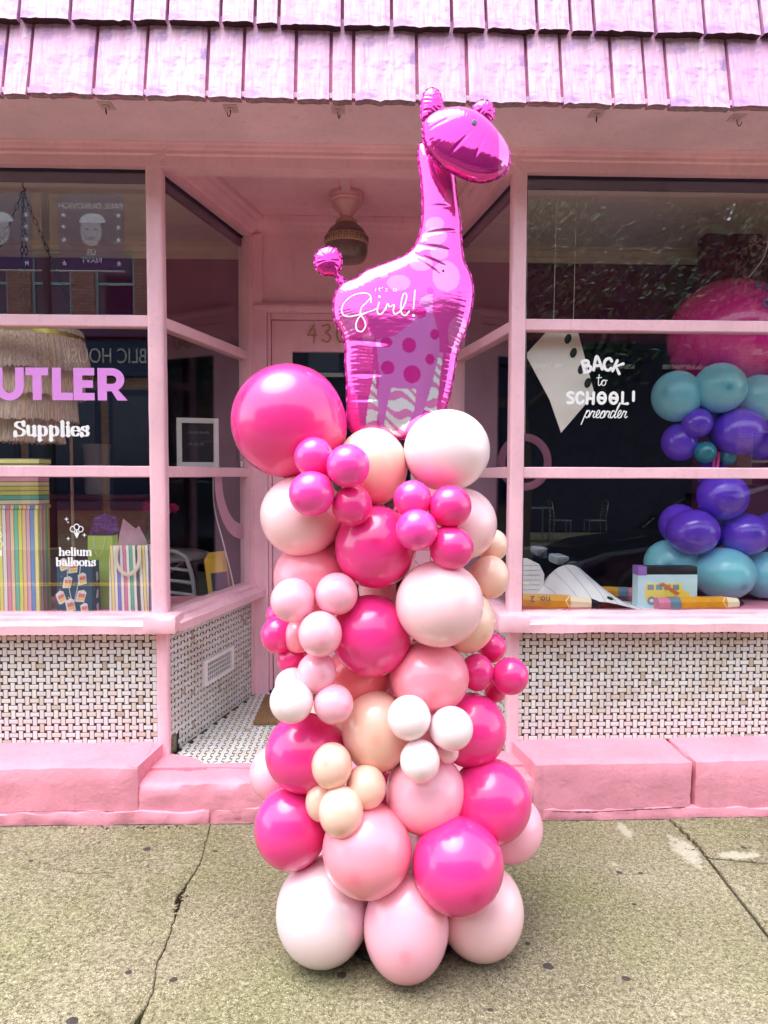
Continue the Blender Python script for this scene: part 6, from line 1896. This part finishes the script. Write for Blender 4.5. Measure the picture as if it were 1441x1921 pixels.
# lamp post with two hero banners
lp = empty('banner_pole', (-6.02, -7.66, 0), 'black street pole carrying two navy banners across the road', 'street pole')
MB().tube([(-6.02, -7.66, 0), (-6.02, -7.66, 8.2)], [0.10, 0.06], 12).build('pole', 'pole_black', lp)
for x0, x1 in ((-5.78, -4.55), (-7.50, -6.28)):
    bn = MB().box(x0, x1, -7.668, -7.660, 5.30, 7.15).build('banner', 'navy_banner', lp)
    for z in (5.28, 7.17):
        MB().tube([(-6.02, -7.664, z), ((x1 if x0 > -6 else x0), -7.664, z)], 0.02, 6).build('banner_arm', 'stone_trim', bn)
    cx_ = (x0 + x1) / 2
    MB().box(x0 + 0.02, x1 - 0.02, -7.659, -7.657, 5.75, 7.12).build('banner_picture', 'banner_slate', bn)
    ell = lambda x_, z_, rx_, rz_, n_=20, a0=0.0, a1=2 * math.pi: [(x_ + rx_ * math.cos(a0 + (a1 - a0) * j / n_), z_ + rz_ * math.sin(a0 + (a1 - a0) * j / n_)) for j in range(n_ + (0 if a1 > 6 else 1))]
    MB().prism(ell(cx_, 5.76, 0.44, 0.16, 16, 0, math.pi), -7.656, -7.654).build('portrait_shoulders', 'navy_banner', bn)
    MB().prism(ell(cx_, 6.02, 0.205, 0.28), -7.6515, -7.650).build('portrait_face', 'banner_grey', bn)
    MB().prism(ell(cx_ + 0.03, 6.17, 0.25, 0.19, 14, 0.05, math.pi - 0.05), -7.6495, -7.648).build('portrait_cap', 'vinyl_white', bn)
    for s_ in (-1, 1):
        MB().prism(ell(cx_ + s_ * 0.085, 6.06, 0.034, 0.016, 10), -7.6495, -7.649).build('portrait_eye', 'banner_slate', bn)
    MB().prism(ell(cx_, 5.88, 0.07, 0.014, 12), -7.6495, -7.649).build('portrait_mouth', 'banner_slate', bn)
    for sx_ in (x0 + 0.10, x1 - 0.10):
        for z in (5.42, 5.86, 6.10, 6.32):
            MB().prism([(sx_ + (0.06 if j % 2 == 0 else 0.025) * math.sin(math.pi * j / 5), z + (0.06 if j % 2 == 0 else 0.025) * math.cos(math.pi * j / 5)) for j in range(10)], -7.656, -7.654).build('star', 'vinyl_white', bn)
    if x0 > -6:
        text_mesh('PAUL DUKOVICH', 0.155, 'vinyl_white', (cx_, -7.652, 6.44), (rad(90), 0, rad(180)), 'banner_name', bn, 0.002, 'CENTER')
        text_mesh('US\nNAVY', 0.15, 'vinyl_white', (cx_, -7.652, 5.58), (rad(90), 0, rad(180)), 'banner_words', bn, 0.002, 'CENTER')

# street trees
def street_tree(x, y, h, r, label, seed):
    rnd = random.Random(seed)
    t = empty('street_tree', (x, y, 0), label, 'tree', 'street trees across the road')
    q = MB()
    q.tube(catmull([(x, y, 0), (x + 0.06, y, h * 0.2), (x - 0.04, y + 0.05, h * 0.42), (x, y, h * 0.8)], 5), [0.16 - 0.12 * i / 15 for i in range(16)], 10)
    tips = []
    for k in range(11):
        a = k * 2.4; z = h * (0.36 + 0.045 * k)
        rr = r * (0.95 - 0.05 * k) * rnd.uniform(0.75, 1.0)
        e = (x + rr * math.cos(a), y + rr * math.sin(a) * 0.85, z + rr * 0.55)
        mid = (x + rr * 0.5 * math.cos(a + 0.2), y + rr * 0.5 * math.sin(a + 0.2), z + rr * 0.38)
        q.tube(catmull([(x, y, z), mid, e], 4), [0.055 - 0.005 * i for i in range(9)], 6)
        tips += [Vector(mid), Vector(e), Vector(mid).lerp(Vector(e), 0.5)]
    q.build('trunk', 'bark', t)
    vs, fs = [], []
    for _ in range(5200):
        c = rnd.choice(tips) + Vector((rnd.gauss(0, 0.42), rnd.gauss(0, 0.42), rnd.gauss(0.1, 0.34)))
        n = Vector((rnd.gauss(0, 1), rnd.gauss(0, 1), rnd.gauss(0.5, 1))).normalized()
        u_ = n.orthogonal().normalized(); v_ = n.cross(u_)
        s = rnd.uniform(0.05, 0.11)
        b = len(vs)
        vs += [c - u_ * s, c + v_ * s * 0.5 + n * s * 0.15, c + u_ * s, c - v_ * s * 0.5 + n * s * 0.15]
        fs.append((b, b + 1, b + 2, b + 3))
    MB().add(vs, fs).build('crown', 'leaves', t)
street_tree(3.2, -7.9, 7.6, 2.5, 'leafy street tree across the road, nearest the pub', 1)
street_tree(7.4, -8.0, 8.2, 2.7, 'tall leafy street tree across the road behind the patio chairs', 2)
street_tree(12.0, -8.0, 7.4, 2.5, 'leafy street tree furthest along the road', 3)

# patio set on the far pavement
for i, (x, rz, lb_) in enumerate(((3.0, rad(-90), 'grey metal patio chair across the road, nearest the pub'), (4.25, rad(90), 'grey metal patio chair across the road on the far side of the small table'), (5.0, rad(-90), 'grey metal patio chair across the road standing apart from the table'))):
    cafe_chair(x, -8.9, rz, 0.0, lb_, 'patio chairs across the road', 'wheel_metal')
pt = empty('patio_table', (3.62, -8.9, 0), 'small grey metal patio table between two chairs across the road', 'table')
MB().box(3.25, 3.99, -9.25, -8.55, 0.71, 0.74, 0.01).build('table_top', 'wheel_metal', pt)
for sx_ in (3.30, 3.94):
    for sy_ in (-9.2, -8.6):
        MB().tube([(sx_, sy_, 0.0), (sx_, sy_, 0.71)], 0.018, 8).build('leg', 'wheel_metal', pt)

# dark car parked at the near kerb
car = empty('parked_car', (4.3, -1.60, -0.14), 'dark saloon car parked at the near kerb behind the photographer', 'car')
CX0 = 2.0
def car_section(u):
    """half-width, sill, shoulder heights along the car"""
    return 0.86 * (1 - 0.28 * max(0, (0.10 - u) / 0.10) ** 2 - 0.22 * max(0, (u - 0.92) / 0.08) ** 2)
lower = [(0.0, 0.52), (0.02, 0.66), (0.10, 0.80), (0.26, 0.90), (0.36, 0.95), (0.80, 0.98), (0.93, 0.96), (0.99, 0.82), (1.0, 0.55)]
vs, fs, nU = [], [], 40
LEN = 4.5
for i in range(nU + 1):
    u_ = i / nU
    top = np.interp(u_, [p[0] for p in lower], [p[1] for p in lower])
    hw = car_section(u_)
    sec = [(-hw * 0.9, 0.22), (-hw, 0.42), (-hw * 0.98, top - 0.16), (-hw * 0.90, top - 0.03), (-hw * 0.55, top + 0.02), (0, top + 0.03), (hw * 0.55, top + 0.02), (hw * 0.90, top - 0.03), (hw * 0.98, top - 0.16), (hw, 0.42), (hw * 0.9, 0.22)]
    vs += [(CX0 + u_ * LEN, -1.60 + a, b - 0.14) for a, b in sec]
k = 11
for i in range(nU):
    for j in range(k):
        fs.append((i * k + j, i * k + (j + 1) % k, (i + 1) * k + (j + 1) % k, (i + 1) * k + j))
fs += [tuple(range(k)), tuple(nU * k + j for j in range(k))]
body = MB().add(vs, fs, True).build('body', 'car_paint', car)
vs, fs = [], []
cab = [(0.30, 0.92, 0.76), (0.42, 1.30, 0.62), (0.50, 1.41, 0.58), (0.66, 1.42, 0.58), (0.76, 1.34, 0.60), (0.88, 0.98, 0.72)]
for u_, z, hw in cab:
    vs += [(CX0 + u_ * LEN, -1.60 - 0.78, 0.93 - 0.14 if z > 0.99 else z - 0.15), (CX0 + u_ * LEN, -1.60 - hw, z - 0.14), (CX0 + u_ * LEN, -1.60, z - 0.11), (CX0 + u_ * LEN, -1.60 + hw, z - 0.14), (CX0 + u_ * LEN, -1.60 + 0.78, 0.93 - 0.14 if z > 0.99 else z - 0.15)]
for i in range(5):
    for j in range(4):
        fs.append((i * 5 + j, i * 5 + j + 1, (i + 1) * 5 + j + 1, (i + 1) * 5 + j))
MB().add(vs, fs, True).build('cabin_glass', 'car_glass', car)
rv = [(CX0 + u_ * LEN, s * hw) for u_, z, hw in cab[1:5] for s in (1,)]
q = MB()
q.add([(CX0 + u_ * LEN, -1.60 + s * hw * 0.98, z - 0.130) for u_, z, hw in cab[1:5] for s in (-1, 0, 1)] + [(CX0 + u_ * LEN, -1.60 + s * hw * 0.9, z - 0.095) for u_, z, hw in cab[1:5] for s in (-1, 0, 1)],
      [(i * 3 + j + 12, i * 3 + j + 13, i * 3 + j + 16, i * 3 + j + 15) for i in range(3) for j in range(2)] + [(i * 3 + j, i * 3 + j + 3, i * 3 + j + 4, i * 3 + j + 1) for i in range(3) for j in range(2)]
      + [(i * 3 + j, i * 3 + j + 12, i * 3 + j + 15, i * 3 + j + 3) for i in range(3) for j in (0, 2)], True)
q.build('roof', 'car_paint', car)
for u_ in (0.19, 0.80):
    for s in (-1, 1):
        xf = Matrix.Translation((CX0 + u_ * LEN, -1.60 + s * 0.80, 0.19)) @ Matrix.Rotation(rad(90), 4, 'X')
        w_ = MB(xf).lathe([(0.20, -0.10), (0.30, -0.10), (0.33, -0.07), (0.33, 0.07), (0.30, 0.10), (0.20, 0.10), (0.20, -0.10)], seg=32).build('wheel', 'tyre', car)
        MB(xf).lathe([(0, -0.085 * s), (0.06, -0.09 * s), (0.20, -0.06 * s), (0.199, 0.05), (0, 0.04)], seg=20).build('rim', 'wheel_metal', w_)
for s in (-1, 1):
    MB().box(CX0 + 0.012, CX0 + 0.16, -1.60 + s * 0.42 - 0.16, -1.60 + s * 0.42 + 0.16, 0.48, 0.575, 0.03).build('headlight', 'lamp_lens', car)
    MB().box(CX0 + LEN - 0.12, CX0 + LEN + 0.005, -1.60 + s * 0.50 - 0.15, -1.60 + s * 0.50 + 0.15, 0.56, 0.68, 0.03).build('tail_light', 'tail_red', car)
    MB().box(CX0 + 1.62, CX0 + 1.74, -1.60 + s * 0.92 - 0.10, -1.60 + s * 0.92 + 0.10, 0.82, 0.94, 0.03).build('mirror', 'car_paint', car)
